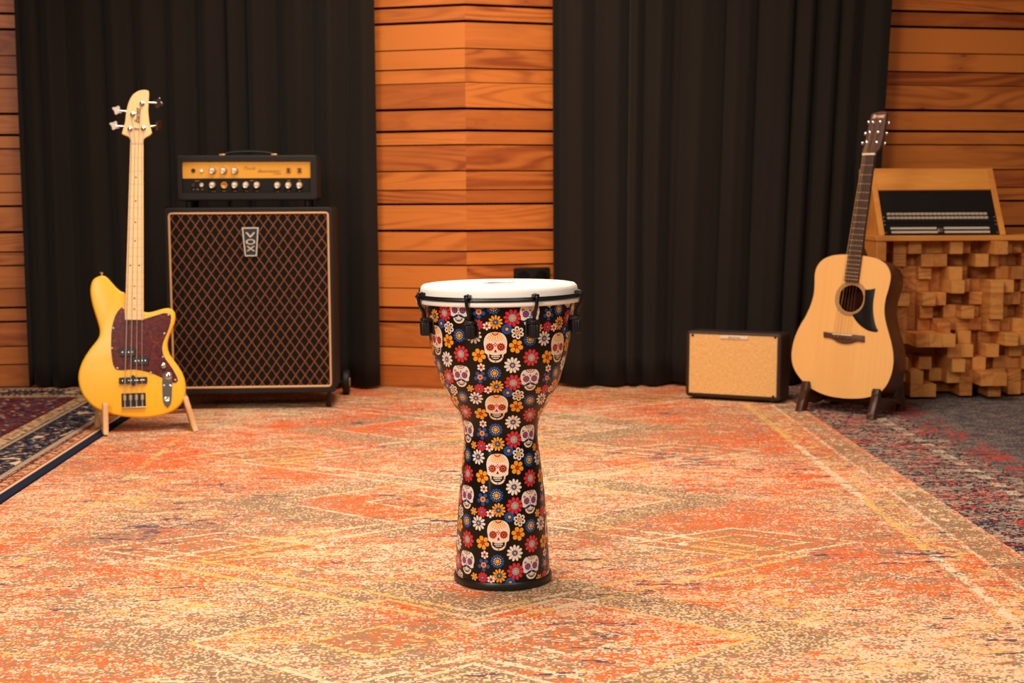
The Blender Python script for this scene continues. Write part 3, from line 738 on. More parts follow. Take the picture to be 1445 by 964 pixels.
x, z = amp_xy(728, 215); text_part('lettering', 'Tuck', .016, M_ink, head, (x, .0127, z), FACE, shear=.45, width=.044, depth=.0001)
x, z = amp_xy(915, 240); text_part('lettering', 'Bassmaster', .017, M_ink, head, (x, .0127, z), FACE, shear=.45, width=.086, depth=.0001)
x, z = amp_xy(985, 266); text_part('lettering', '100', .010, M_ink, head, (x, .0127, z), FACE, shear=.35, width=.030, depth=.0001)
q = B()
for cx_, cy_, w_ in ((253, 330, .011), (400, 428, .010), (502, 425, .006), (602, 425, .006), (706, 425, .007), (806, 425, .006), (757, 330, .008), (996, 428, .006), (1098, 425, .006), (1200, 425, .004), (1098, 325, .007), (1200, 325, .007), (217, 410, .0025), (256, 410, .0035), (297, 410, .0025)):
    x, z = amp_xy(cx_, cy_)
    q = B(); q.tube(spline([(x-w_*.8+w_*1.6*i/8, .0126, z+(.0009 if i % 2 else -.0009)) for i in range(9)], False, 3), .0006, 5); q.build('panel_legend', M_orange, head, smooth=False)
a0, _ = fa.loc(314, 216, .1); a1, _ = fa.loc(387, 216, .1)
q = B(); q.tube(spline([(a0, .1, hz1+.004), (a0+.03, .1, hz1+.012), ((a0+a1)/2, .1, hz1+.0155), (a1-.03, .1, hz1+.012), (a1, .1, hz1+.004)], False, 6), [.0045]*25, 10); hd = q.build('handle', M_rubber, head)
for ax in (a0, a1): 
    q = B(); q.box(ax-.012, ax+.012, .088, .112, hz1-.0005, hz1+.0075); q.build('handle_cap', plain('brass_cap', (196, 140, 80), .35, .5, .9), hd, bevel=.002)
for sx in (-1, 1):
    for yy in (.03, .18):
        q = B(); q.lathe([(.011, 0), (.0125, .004), (.0125, hz0+.001)], 16, 0, (sx*(HW-.04), yy, 0)); q.build('foot', M_rubber, head)

# ------------------------------------------------------------------ small combo amplifier
pl, pr = floor_pt(966.5, 563), floor_pt(1101, 571)
yaw = math.atan2(pr.y-pl.y, pr.x-pl.x); mid = (pl+pr)/2
fk = Frame((mid.x, mid.y, .004), yaw, math.radians(2)); KW = (pr-pl).length/2; KH = fk.loc(1036, 468.5)[1]; k0 = .007
combo = thing('combo_amplifier', 'small practice amplifier with plain tan grille left of acoustic guitar', 'amplifier', fk)
q = B(); sh = rrect(-KW, KW, k0, KH, .016); inn = rrect(-KW+.014, KW-.016, k0+.014, KH-.012, .004)
q.slab(sh, [(.010, 0), (.004, .0025), (.001, .006), (0, .011), (0, .124), (.006, .130)], cap0=False)
q.add([(p[0], 0, p[1]) for p in inset(sh, .010)] + [(p[0], 0, p[1]) for p in inn] + [(p[0], .012, p[1]) for p in inn], [(i, (i+1) % 24, 24+(i+1) % 24, 24+i) for i in range(24)] + [(24+i, 24+(i+1) % 24, 48+(i+1) % 24, 48+i) for i in range(24)])
q.build('cabinet', M_browntolex, combo, ang=50)
T = Mat('tan_tweed_cloth', .85, .12); x, y, z = T.coords(); n1 = T.noise(x*420, y*20, z*60, 2); n2 = T.noise(x*60, y*20, z*420, 2)
T.base(T.mix((n1*.5+n2*.5).smooth(.35, .65), lin(216, 160, 94), lin(238, 190, 124))); T.bump(n1+n2, .0005, .5)
q = B(); q.slab(inset(inn, .0006), [(.001, .001), (0, .002), (0, .010)]); q.build('grille_cloth', T.m, combo)
bx0, bz0 = fk.loc(1016, 475.5); bx1, bz1 = fk.loc(1056, 477.5); bz = (bz0+bz1)/2
q = B(); q.slab(rrect(bx0, bx1, bz-.006, bz+.006, .003), [(0, .0015), (0, -.0015), (.0015, -.003)]); bd = q.build('badge', plain('pale_nickel', (236, 220, 196), .4, .5, .4), combo)
text_part('lettering', 'Ibanez', .010, M_blackplastic, bd, ((bx0+bx1)/2, -.0031, bz), FACE, shear=.3, width=.05, depth=.0001)
for px, py in ((977.5, 473), (1094, 476), (975, 555.5), (1091, 560)):
    x, z = fk.loc(px, py); q = B(); q.lathe([(.0052, .002), (.0052, -.0008), (.003, -.0018)], 16, 0, (x, 0, z), 'y'); q.build('screw', M_blackmetal, combo)
for sx in (-1, 1):
    for yy in (.02, .108):
        q = B(); q.lathe([(.011, .001), (.013, k0+.001)], 16, 0, (sx*(KW-.035), yy, 0)); q.build('foot', M_rubber, combo)
# ------------------------------------------------------------------ wooden guitar stands
def px_on_floor(fr, px):
    lo, hi = 480.0, 760.0
    for _ in range(40):
        m = (lo+hi)/2
        if fr.loc(px, m)[1] > 0: lo = m
        else: hi = m
    return fr.loc(px, m)[0]
def stand_panel(mat, parent, x, y, c, T, lipd=.062, thick=.017, turn=0, tilt=0, z=0):
    l = lipd
    pts = [(0, 0), (.040, 0), (.048, .022), (.062, .030), (.090, .022), (.115+T*.3, .026), (.125+T*.6, .032), (l+T+.055, .022), (l+T+.064, 0), (l+T+.098, 0), (l+T+.085, .05), (l+T+.060, c+.075), (l+T+.047, c+.088), (l+T+.034, c+.085), (l+T+.020, c+.045), (l+T+.004, c-.012), (l+T-.004, c-.018), (l+.006, c-.002), (l+.001, c+.006), (l-.001, c+.024), (l-.008, c+.031), (l-.020, c+.028), (l-.026, c+.012), (l-.034, c-.012), (.010, .024)]
    q = B(); q.slab(spline(pts, True, 3, (0, 1, 8, 9)), [(.0015, -thick/2), (0, -thick/2+.0015), (0, thick/2-.0015), (.0015, thick/2)])
    o = q.build('side_panel', mat, parent, ang=45); o.location = (x, y, z); o.rotation_euler = Euler((tilt, 0, pi/2+turn), 'XYZ')
    return o

# ------------------------------------------------------------------ electric bass
fb = Frame(at_y(190, 588, 4.72), math.radians(12), math.radians(9))
bass = thing('electric_bass', 'yellow four string electric bass guitar with tortoiseshell pickguard on stand', 'bass guitar', fb)
def c3(p, y=0): return fb.loc(90+p[0]/3.5714, 360+p[1]/3.5714, y)
def c4(p, y=0): return fb.loc(130+p[0]/3.708, 110+p[1]/3.708, y)
body = [(185,103),(152,118),(136,148),(133,190),(141,240),(155,290),(171,340),(180,380),(176,412),(158,440),(130,475),(101,520),(81,565),(72,612),(77,660),(95,705),(126,745),(165,775),(215,796),(280,811),(350,819),(410,820),(470,813),(530,796),(575,769),(602,735),(614,690),(612,640),(600,600),(579,563),(551,525),(530,490),(523,450),(531,410),(548,370),(560,335),(563,305),(555,281),(535,268),(505,268),(475,277),(440,286),(415,287),(390,275),(350,225),(308,190),(285,180),(262,160),(240,135),(218,112),(201,103)]
M_yellow = Mat('yellow_gloss_paint', .42, .35, 0, lin(252, 184, 32)).coat(.2, .2).m
ol = spline([c3(p) for p in body], True, 4)
q = B(); q.slab(ol, [(.0085, 0), (.0045, .0009), (.0016, .0032), (.0003, .0065), (0, .010), (0, .030), (.0003, .034), (.0016, .037), (.0045, .0395), (.0085, .0405)])
q.build('body', M_yellow, bass, ang=50)
Tt = Mat('tortoiseshell', .25, .5); x, y, z = Tt.coords(); n = Tt.noise(x*75, y*75, z*75, 4, .65, .6); n2 = Tt.noise(x*260, y*260, z*260, 2)
Tt.base(Tt.ramp(n*.75+n2*.25, [(.36, lin(44, 8, 6)), (.5, lin(84, 16, 10)), (.60, lin(108, 26, 14)), (.70, lin(176, 70, 28))])); Tt.coat(.5, .08)
guard = [(303,258),(283,270),(262,300),(248,340),(240,390),(238,450),(240,500),(247,545),(258,571),(272,579),(300,580),(340,577),(380,580),(430,592),(468,606),(500,622),(530,637),(556,645),(570,641),(575,628),(565,602),(540,560),(511,520),(499,490),(497,465),(503,435),(516,405),(532,365),(540,330),(541,308),(534,297),(520,293),(500,293),(460,305),(425,315),(404,323),(355,328),(309,322)]
gl = spline([c3(p, -.002) for p in guard], True, 3, (0, 35, 37))
q = B(); q.slab(gl, [(.0012, -.0024), (0, -.0012), (0, .0004)]); q.build('pickguard', Tt.m, bass)
q = B(); q.slab(inset(gl, -.0007), [(0, -.0010), (0, .0004)]); q.build('pickguard_edge', plain('cream_ply', (226, 196, 160), .4), bass)
for p in ((300,267),(409,318),(528,301),(507,395),(500,513),(563,630),(438,593),(270,570),(243,470),(250,368)):
    x, z = c3(p, -.003); q = B(); q.lathe([(.0033, -.002), (.0031, -.0032), (.0015, -.0038)], 10, 0, (x, 0, z), 'y'); q.build('pickguard_screw', M_nickel, bass)
M_maple = wood('maple_neck', (246, 206, 146), (236, 184, 120), 'z', 60, 3, .4, 0, False, .8, coat=.3)
n0l, n0r = fb.loc(183.9, 202.2, -.014), fb.loc(202.3, 202.2, -.014); n1l, n1r = c3((308, 326), -.014), c3((402, 327), -.014)
q = B(); q.slab([n1l, n1r, n0r, n0l], [(.0008, -.0145), (0, -.0138), (0, -.008)]); fbd = q.build('fretboard', M_maple, bass)
q = B(); k = .90
sec = [(1, -.008), (1, -.002), (.92, .003), (.7, .0085), (.35, .0115)]
def neckring(a, b, s): 
    cx_ = (a[0]+b[0])/2; w_ = (b[0]-a[0])/2
    return [(cx_ + sg*w_*f, y_, a[1]*.5+b[1]*.5) for sg, lst in ((-1, sec), (1, sec[::-1])) for f, y_ in lst]
jl = tuple(n1l[i]+(n0l[i]-n1l[i])*.22 for i in (0, 1)); jr = tuple(n1r[i]+(n0r[i]-n1r[i])*.22 for i in (0, 1))
q.loops([neckring(n1l, n1r, 1), neckring(jl, jr, 1), neckring(n0l, n0r, 1)]); q.build('neck', M_maple, bass, ang=60)
def frets(n, total, a0, b0, a1, b1, scale, yb, parent, mat, r=.0008, rise=.0005):
    for k in range(1, n+1):
        t = (1-2**(-k/12))*scale/total
        if t > .995: break
        A = (a0[0]+(a1[0]-a0[0])*t, a0[1]+(a1[1]-a0[1])*t); Bq = (b0[0]+(b1[0]-b0[0])*t, b0[1]+(b1[1]-b0[1])*t)
        q = B(); q.tube([(A[0]+.0006, yb-rise+.0008, A[1]), (Bq[0]-.0006, yb-rise+.0008, Bq[1])], r, 6); q.build('fret', mat, parent)
TL = n0l[1]-n1l[1]
frets(20, TL, n0l, n0r, n1l, n1r, .864*1.012, -.0145, fbd, plain('fret_wire', (190, 160, 124), .4, .5, .6))
for px, py, k in ((191.9, 250.2, 4), (191.5, 283.7, 4), (190.9, 313.6, 4), (190.5, 340, 4), (183.8, 374.6, 3), (196.4, 374.6, 3), (189.7, 404, 3), (189.7, 421, 3), (189.4, 436.2, 3)):
    x, z = fb.loc(px, py, -.0146); q = B(); q.lathe([(.0030, -.0147), (.0030, -.0140)], 10, 0, (x, 0, z), 'y'); q.build('position_dot', M_blackplastic, fbd)
hs = [(200,343),(200,326),(191,309),(172,300),(155,292),(163,263),(172,230),(178,180),(190,130),(211,90),(240,69),(270,62),(291,66),(298,78),(295,130),(294,180),(301,240),(314,287),(301,300),(276,314),(268,330),(268,343)]
q = B(); q.slab(spline([c4(p, -.006) for p in hs], True, 3, (0, 4, 17, 21)), [(.0015, -.0065), (0, -.005), (0, .006), (.0015, .0075)]); hsd = q.build('headstock', M_maple, bass)
q = B(); q.box(n0l[0], n0r[0], -.0165, -.006, n0l[1]-.002, n0l[1]+.0035); q.build('nut', plain('bone_nut', (214, 178, 130), .5), bass)
lx, lz = c4((238, 200), -.0066)
text_part('lettering', 'Ibanez', .026, plain('black_print', (34, 22, 16), .6), hsd, (lx, -.0067, lz), Euler((pi/2, math.radians(-86), 0)), shear=.4, width=.056, depth=.0001, bold=.0006)
tun = [((261,134),(302,128),(338,130),1), ((212,190),(176,174),(136,170),-1), ((198,267),(160,253),(122,250),-1), ((268,263),(308,256),(341,248),1)]
M_key_metal = plain('smoked_chrome', (116, 104, 94), .3, .5, 1)
posts = []
for P, S, K, sg in tun:
    x, z = c4(P, -.012); posts.append((x, z)); q = B()
    q.lathe([(.0075, -.0062), (.0085, -.008), (.0085, -.0095), (.0055, -.0105), (.0048, -.014), (.0056, -.018), (.003, -.0195)], 18, 0, (x, 0, z), 'y'); tm = q.build('tuning_machine', M_chrome, bass, ang=50)
    sx, sz = c4(S, .006); kx, kz = c4(K, .006)
    q = B(); q.tube([(sx-.010*sg, .008, sz), (kx, .008, kz)], [.0045, .003], 10); q.build('key_shaft', M_chrome, tm)
    q = B(); rr = []
    tw_ = random.Random(x).uniform(-.5, .5)
    shp = [((.0162+.0034*math.cos(4*t))*math.cos(t), (.0162+.0034*math.cos(4*t))*math.sin(t)) for t in [2*pi*i/32 for i in range(32)]]
    q.slab(shp, [(.002, -.0035), (0, -.0015), (0, .0015), (.002, .0035)]); kk = q.build('tuning_key', M_key_metal, tm); kk.location = (kx+.004*sg, .008, kz); kk.rotation_euler = (math.radians(14)*sg, .4, 1.15 if K[0] > 339 else -.25*sg)
x, z = c4((235, 265), -.01); q = B(); q.box(x-.009, x+.009, -.011, -.006, z-.003, z+.003); q.build('string_retainer', M_chrome, bass, bevel=.001)
# pickups, bridge, controls
def blk(name, x0, x1, z0, z1, y0, y1, mat, parent, r=.004):
    q = B(); q.slab(rrect(min(x0, x1), max(x0, x1), min(z0, z1), max(z0, z1), r), [(0, y1), (0, y0+.0015), (.0015, y0)]); return q.build(name, mat, parent)
SX = []
for a, b, c_, d in ((278, 362, 471, 509), (345, 428, 514, 553)):
    p0, p1 = c3((a, c_), -.008), c3((b, d), -.008); pk = blk('pickup', p0[0], p1[0], p0[1], p1[1], -.010, 0, M_blackplastic, bass, .006)
    for i in range(4):
        x = p0[0]+(p1[0]-p0[0])*(.2+.2*i); z = (p0[1]+p1[1])/2; q = B(); q.lathe([(.0028, -.0095), (.0028, -.0108), (.0015, -.0113)], 10, 0, (x, 0, z), 'y'); q.build('pole_piece', M_chrome, pk)
p0, p1 = c3((278, 618), -.008), c3((421, 646), -.008); pk = blk('pickup', p0[0], p1[0], p0[1], p1[1], -.010, 0, M_blackplastic, bass, .003)
for i in range(4):
    for dx in (-.004, .004):
        x = p0[0]+(p1[0]-p0[0])*(.17+.22*i)+dx; z = (p0[1]+p1[1])/2; q = B(); q.lathe([(.0024, -.0095), (.0024, -.0108), (.001, -.0112)], 10, 0, (x, 0, z), 'y'); q.build('pole_piece', M_chrome, pk)
for zz in (p0[1], p1[1]):
    x = (p0[0]+p1[0])/2; q = B(); q.lathe([(.007, -.0005), (.007, -.0085)], 14, 0, (x, 0, zz), 'y')
    o_ = q.build('pickup_ear', M_blackplastic, pk)
b0, b1 = c3((290, 698), -.004), c3((414, 768), -.004)
br = blk('bridge', b0[0], b1[0], b0[1], b1[1], -.003, 0, plain('dark_chrome', (90, 84, 78), .2, .5, 1), bass, .002)
q = B(); q.box(b0[0], b1[0], -.012, 0, b1[1], b1[1]+.003); q.build('bridge_lip', M_nickel, br, bevel=.0006)
sad = []; M_silver_b = plain('satin_nickel', (214, 196, 172), .4, .5, .5)
for i in range(4):
    x = b0[0]+(b1[0]-b0[0])*(.14+.24*i); z = b0[1]-.010; sad.append((x, z))
    q = B(); q.tube([(x, -.0085, z+.004), (x, -.0085, z-.013)], .0050, 12); q.build('saddle', M_silver_b, br)
    q = B(); q.tube([(x, -.0060, z-.012), (x, -.0070, b1[1]+.003)], .0022, 8); q.build('intonation_screw', M_silver_b, br)
nutx = [n0l[0]+(n0r[0]-n0l[0])*t for t in (.12, .37, .63, .88)]
order = [2, 1, 0, 3]
for i in range(4):
    (sx, sz), nx = sad[i], nutx[i]; p = posts[order[i]]
    q = B(); r = .00145-.00022*i
    q.tube([(sx, -.009, b1[1]+.003), (sx, -.0152, sz), (nx, -.0172, n0l[1]), (p[0]+(.004 if i > 2 else -.004), -.0135, p[1])], r, 6); q.build('string', M_string, bass)
cp = [(497,603),(502,594),(513,590),(530,590),(542,594),(547,605),(548,640),(546,700),(543,740),(536,757),(524,770),(512,763),(503,748),(498,730),(496,690),(495,640)]
q = B(); q.slab(spline([c3(p, -.003) for p in cp], True, 3), [(.0008, -.0032), (0, -.0022), (0, 0)]); cpl = q.build('control_plate', M_chrome, bass)
def bknob(p, r, h, par):
    x, z = c3(p, -h); q = B(); q.lathe([(r, -.002), (r*.97, -h+.002), (r*.8, -h), (r*.3, -h-.0006)], 22, 0, (x, 0, z), 'y'); q.build('control_knob', M_chrome, par, ang=45)
bknob((526, 610), .0125, .018, cpl); bknob((502, 557), .0095, .016, bass); bknob((539, 658), .0045, .009, cpl); bknob((505, 658), .0035, .006, cpl)
x, z = c3((521, 728), -.004); q = B(); q.lathe([(.0095, -.003), (.0095, -.006), (.0065, -.0068), (.0045, -.006)], 20, 0, (x, 0, z), 'y'); q.build('output_jack', M_chrome, cpl)
x, z = c3((191, 99), .02); q = B(); q.lathe([(.004, -.006), (.004, .002), (.007, .006), (.0065, .009), (.002, .0095)], 16, 0, (x, .02, z)); q.build('strap_button', M_chrome, bass)
fst = Frame((fb.o.x, fb.o.y, 0), math.radians(15))
M_beech = wood('light_beech', (232, 186, 130), (206, 152, 96), 'x', 60, 4, .5, 0, False, .9)
M_walnut = wood('dark_walnut', (84, 44, 24), (46, 22, 12), 'x', 60, 4, .38, 0, False, 1.1)
fst2 = Frame(fst.m @ Vector((0, -.062, 0)), math.radians(15))
stb = thing('guitar_stand', 'light wooden folding stand under the yellow bass', 'stand', fst2)
xa, xb_ = px_on_floor(fst2, 150), px_on_floor(fst2, 277)
def edge_z(outl, x0, x1):
    return min(p[1] for p in outl if x0 <= p[0] <= x1)
offb = fst.inv @ fb.o
ca = edge_z(ol, xa-.02, xa+.06)+fb.o.z; cb = edge_z(ol, xb_-.06, xb_+.0)+fb.o.z
stand_panel(M_beech, stb, xa, 0, ca+.014, .052, .055, turn=math.radians(10), tilt=math.radians(4), z=.007)
stand_panel(M_beech, stb, xb_, .01, cb+.008, .052, .050, turn=math.radians(2), tilt=math.radians(-15), z=.003)
q = B(); q.tube([(xa-.02, .155, .05), (xb_-.01, .155, .05)], .006, 10); q.build('hinge_rod', M_beech, stb)

# ------------------------------------------------------------------ acoustic guitar
GYAW = math.radians(-41)
fg = Frame(at_y(1206, 562.7, 5.03), GYAW, math.radians(10))
gtr = thing('acoustic_guitar', 'natural spruce top acoustic guitar with black pickguard on dark stand', 'guitar', fg)
def c6(p, y=0): return fg.loc(1090+p[0]/3.4429, 330+p[1]/3.4429, y)
def c7(p, y=0): return fg.loc(1180+p[0]/4.02, 140+p[1]/4.02, y)
gb = [(362,100),(328,101),(286,107),(246,125),(219,155),(206,195),(205,240),(201,290),(188,340),(164,395),(135,445),(110,500),(96,555),(93,600),(100,642),(120,682),(152,720),(200,758),(260,784),(330,798),(400,801),(450,797),(500,783),(540,755),(567,712),(583,660),(588,605),(582,550),(570,500),(556,450),(546,402),(544,360),(551,312),(565,265),(574,222),(573,190),(561,160),(540,138),(510,121),(472,111),(437,106),(400,102)]
go = spline([c6(p) for p in gb], True, 4)
M_spruce = wood('spruce_top', (240, 186, 112), (222, 160, 88), 'z', 90, 1.2, .4, 0, False, .7, coat=.15)
M_mahog = wood('mahogany', (104, 42, 18), (64, 22, 9), 'z', 40, 2, .35, 0, False, 1, coat=.3)
M_rosew = wood('rosewood', (104, 66, 52), (64, 40, 32), 'z', 80, 3, .5, 0, False, 1)
GD = .108
q = B(); q.slab(go, [(.0003, .0035), (.0003, GD-.006), (.002, GD-.002), (.006, GD)], cap0=False); q.build('body', M_mahog, gtr, ang=40)
hx, hz = c6((382, 315)); hr = .0500
hole = circ(hx, hz, hr, n=40)
q = B(); q.fill([go, hole], 0); q.fill([inset(go, .001), hole], .003); n_ = len(go)
q.loops([[(p[0], 0, p[1]) for p in go], [(p[0], .0035, p[1]) for p in go]], 0, False, False); q.loops([[(p[0], 0, p[1]) for p in hole], [(p[0], .003, p[1]) for p in hole]], 0, False, False)
sb = q.build('soundboard', M_spruce, gtr, ang=30)
q = B(); q.tube([(p[0], .0016, p[1]) for p in inset(go, .0004)], .0017, 6, closed=True); q.build('binding', plain('dark_binding', (48, 28, 18), .4), gtr)
q = B()
for r0, r1 in ((hr+.0035, hr+.0125),):
    a_, b_ = circ(hx, hz, r1, n=48), circ(hx, hz, r0, n=48); q.add([(p[0], -.0004, p[1]) for p in a_+b_], [(i, (i+1) % 48, 48+(i+1) % 48, 48+i) for i in range(48)])
q.build('rosette', plain('rosette_inlay', (176, 132, 92), .45), gtr, smooth=False)
q = B()
for r0, r1 in ((hr+.0118, hr+.0135), (hr+.0022, hr+.0040)):
    a_, b_ = circ(hx, hz, r1, n=48), circ(hx, hz, r0, n=48); q.add([(p[0], -.0006, p[1]) for p in a_+b_], [(i, (i+1) % 48, 48+(i+1) % 48, 48+i) for i in range(48)])
q.build('rosette_ring', plain('rosette_dark', (110, 76, 52), .45), gtr, smooth=False)
gp = [(449,271),(475,270),(500,265),(496,290),(490,330),(489,370),(494,415),(503,450),(513,470),(508,477),(494,477),(462,469),(428,447),(404,421),(386,392),(410,384),(432,365),(446,335),(449,300)]
q = B(); q.slab(spline([c6(p, -.0012) for p in gp], True, 3, (0, 2, 14)), [(.0008, -.0016), (0, -.001), (0, .0002)]); q.build('pickguard', plain('matt_black', (14, 14, 14), .5, .3), gtr)
bp_ = [(247,475),(246,490),(248,503),(268,505),(290,510),(316,526),(345,534),(380,532),(405,524),(425,524),(444,526),(446,510),(445,495),(420,493),(400,490),(350,487),(292,481)]
q = B(); q.slab(spline([c6(p, -.006) for p in bp_], True, 3, (0, 2, 12, 14)), [(.003, -.008), (.001, -.0065), (0, -.004), (0, 0)]); gbr = q.build('bridge', M_rosew, gtr)
s0, s1 = c6((292, 487), -.010), c6((385, 494), -.010)
q = B(); q.tube([(s0[0], -.0085, s0[1]), (s1[0], -.0085, s1[1])], .0022, 8); q.build('saddle', M_cream, gbr)
f0l, f0r = fg.loc(1216.8, 218.6, -.012), fg.loc(1234.0, 218.6, -.012); f1l, f1r = c6((348, 229), -.009), c6((416, 236), -.009)
q = B(); q.slab([f1l, f1r, f0r, f0l], [(.0006, -.0105), (0, -.0095), (0, -.004)]); gfb = q.build('fretboard', wood('dark_fretboard', (66, 46, 38), (40, 28, 24), 'z', 80, 3, .5), gtr)
jt = .40
jl = tuple(f1l[i]+(f0l[i]-f1l[i])*jt*.82 for i in (0, 1)); jr = tuple(f1r[i]+(f0r[i]-f1r[i])*jt*.82 for i in (0, 1))
sec = [(1, -.004), (1, 0), (.9, .006), (.65, .012), (.3, .0145)]
ra = neckring(jl, jr, 1); rb = neckring(f0l, f0r, 1)
bt = max(p[1] for p in go)
hl = tuple(f1l[i]+(f0l[i]-f1l[i])*((bt-f1l[1])/(f0l[1]-f1l[1])) for i in (0, 1)); hrr = tuple(f1r[i]+(f0r[i]-f1r[i])*((bt-f1r[1])/(f0r[1]-f1r[1])) for i in (0, 1))
sec = [(1, -.004), (1, .004), (.9, .03), (.65, .062), (.3, .075)]; rh0 = neckring(hl, hrr, 1)
sec = [(1, -.004), (1, .002), (.9, .012), (.65, .024), (.3, .030)]; hm = tuple(hl[i]+(jl[i]-hl[i])*.35+(0, .01)[i] for i in (0, 1)); hm2 = tuple(hrr[i]+(jr[i]-hrr[i])*.35+(0, .01)[i] for i in (0, 1)); rh1 = neckring(hm, hm2, 1)
q = B(); q.loops([rh0, rh1, ra, rb]); q.build('neck', M_mahog, gtr, ang=60)
frets(20, f0l[1]-f1l[1], f0l, f0r, f1l, f1r, .65*1.012, -.0105, gfb, plain('pale_fret_wire', (222, 190, 156), .3, .5, .9), .0012)
ghs = [(147,309),(150,290),(158,265),(170,215),(181,165),(192,120),(199,92),(208,82),(228,75),(258,69),(280,71),(287,80),(284,100),(275,160),(263,228),(248,275),(232,296),(218,310)]
q = B(); q.slab(spline([c7(p, -.004) for p in ghs], True, 3, (0, 17)), [(.001, -.0055), (0, -.0045), (0, .009), (.001, .010)]); ghd = q.build('headstock', M_rosew, gtr)
q = B(); q.box(f0l[0]-.0005, f0r[0]+.0005, -.0125, -.003, f0l[1]-.001, f0l[1]+.006); q.build('nut', M_cream, gtr)
x, z = c7((238, 97), -.0056); text_part('lettering', 'Ibanez', .018, plain('gold_print', (232, 190, 140), .5), ghd, (x, -.0057, z), (pi/2, math.radians(-2), 0), shear=.4, width=.050, depth=.0001, bold=.0006)
gposts = []
for P, K, sg in (((208,132),(183,130),-1), ((190,188),(165,195),-1), ((172,245),(148,250),-1), ((250,130),(297,134),1), ((237,188),(285,192),1), ((229,246),(275,250),1)):
    x, z = c7(P, -.01); gposts.append((x, z)); q = B(); q.lathe([(.0055, -.0052), (.006, -.0068), (.0042, -.008), (.0034, -.013), (.0042, -.0145), (.002, -.0155)], 16, 0, (x, 0, z), 'y'); tm = q.build('tuning_machine', M_chrome, gtr, ang=50)
    kx, kz = c7(K, .014)
    q = B(); q.tube([(x+.012*sg, .014, z), (kx, .014, kz)], .0026, 8); q.box(min(x, x+.012*sg), max(x, x+.012*sg), .009, .018, z-.006, z+.006); q.build('key_shaft', M_chrome, tm)
    q = B(); q.ball((kx, .014, kz), .0065, .0036, .0068, 14); q.build('tuning_key', M_chrome, tm)
spx = [s0[0]+(s1[0]-s0[0])*t for t in (.06, .235, .41, .59, .765, .94)]; szv = (s0[1]+s1[1])/2
gn = [f0l[0]+(f0r[0]-f0l[0])*t for t in (.10, .26, .42, .58, .74, .90)]
pm = [2, 1, 0, 3, 4, 5]
p0, p1 = c6((306, 506), -.009), c6((374, 514), -.009)
for i in range(6):
    bx_ = p0[0]+(p1[0]-p0[0])*i/5; bz_ = p0[1]+(p1[1]-p0[1])*i/5
    q = B(); q.ball((bx_, -.0085, bz_), .0028, .0022, .0028, 10); q.build('bridge_pin', M_cream if i < 0 else M_blackplastic, gbr)
    P = gposts[pm[i]]; sg = 1 if i < 3 else -1
    q = B(); q.tube([(bx_, -.0075, bz_), (spx[i], -.0118, szv), (gn[i], -.0138, f0l[1]+.002), (P[0]+.003*sg, -.011, P[1])], .0008-.00008*i, 5); q.build('string', M_bronze, gtr)
fs2 = Frame((fg.o.x, fg.o.y, 0), GYAW); fs3 = Frame(fs2.m @ Vector((0, -.062, 0)), GYAW)
stg = thing('guitar_stand', 'dark brown wooden stand holding the acoustic guitar', 'stand', fs3)
xa, xb_ = px_on_floor(fs3, 1126), px_on_floor(fs3, 1227)
ca = edge_z(go, xa-.012, xa+.012)+fg.o.z; cb = edge_z(go, xb_-.012, xb_+.012)+fg.o.z
stand_panel(M_walnut, stg, xa, 0, ca-.012, .118, .064, .027, turn=math.radians(-2)); stand_panel(M_walnut, stg, xb_, 0, cb-.012, .118, .064, .027, turn=math.radians(2))
q = B(); q.box(xa, xb_, .19, .205, .018, .032); q.build('cross_bar', M_walnut, stg, bevel=.002)

# ------------------------------------------------------------------ skyline diffuser with tilted equipment rack
DX0 = at_y(1237, 340, 5.42).x; U_ = .0497; NC, NR = 13, 12; bz0 = .008
M_pine = wood('pine_board', (232, 158, 72), (196, 112, 42), 'x', 30, 2, .5, .8, False, 1.1)
M_block = wood('pine_block', (222, 150, 74), (176, 98, 38), 'y', 60, 3, .55, 0, True, 1.2)
dif = thing('acoustic_diffuser', 'wooden skyline diffuser of square blocks beside the acoustic guitar', 'diffuser', loc=(DX0, 5.42, 0))
DW = NC*U_ + .056; ZT = bz0 + NR*U_
def part(name, mat, parent, boxes, bevel=.0015):
    q = B()
    for b in boxes: q.box(*b)
    return q.build(name, mat, parent, bevel=bevel, seg=1)
part('side_board', M_pine, dif, [(0, .0375, 0, .30, 0, ZT+.001)]); part('side_board', M_pine, dif, [(DW-.0175, DW, 0, .30, 0, ZT+.001)])
part('top_board', M_pine, dif, [(-.004, DW+.004, -.004, .30, ZT+.0015, ZT+.0215)]); part('back_board', M_pine, dif, [(.038, DW-.018, .285, .30, 0, ZT)])
LV = ["2453364285435", "0425511653243", "7334263114523", "4433274376342", "6636511475435", "6535246374253", "5534744465632", "6599925238743", "8311166263534", "6625185634453", "5572466994534", "9377226171543"]
cells = []
for r_ in range(NR):
    for c_ in range(NC):
        l = int(LV[r_][c_]); cells.append((r_, c_, l))
vis = sorted(cells, key=lambda t: (t[1] > 10, -t[2]))
shown = set((t[0], t[1]) for t in vis[:100]); rest = B(); rest.tone = []
rb_ = random.Random(4)
for r_, c_, l in cells:
    xx = .038 + c_*U_; zz = ZT - (r_+1)*U_; yf = .215 - l*.0325
    q = B() if (r_, c_) in shown else rest
    if q.tone is None: q.tone = []
    q.box(xx+.0002, xx+U_-.0002, yf, .2845, zz+.0002, zz+U_-.0002); q.tone += [rb_.uniform(.15, .85)]*8
    if (r_, c_) in shown: q.build('block', M_block, dif, bevel=.001, seg=1)
o = rest.build('block', M_block, dif, smooth=False); o['kind'] = 'stuff'
YB, ZB, YT_, ZTT = 5.44, ZT+.022, 5.617, .884
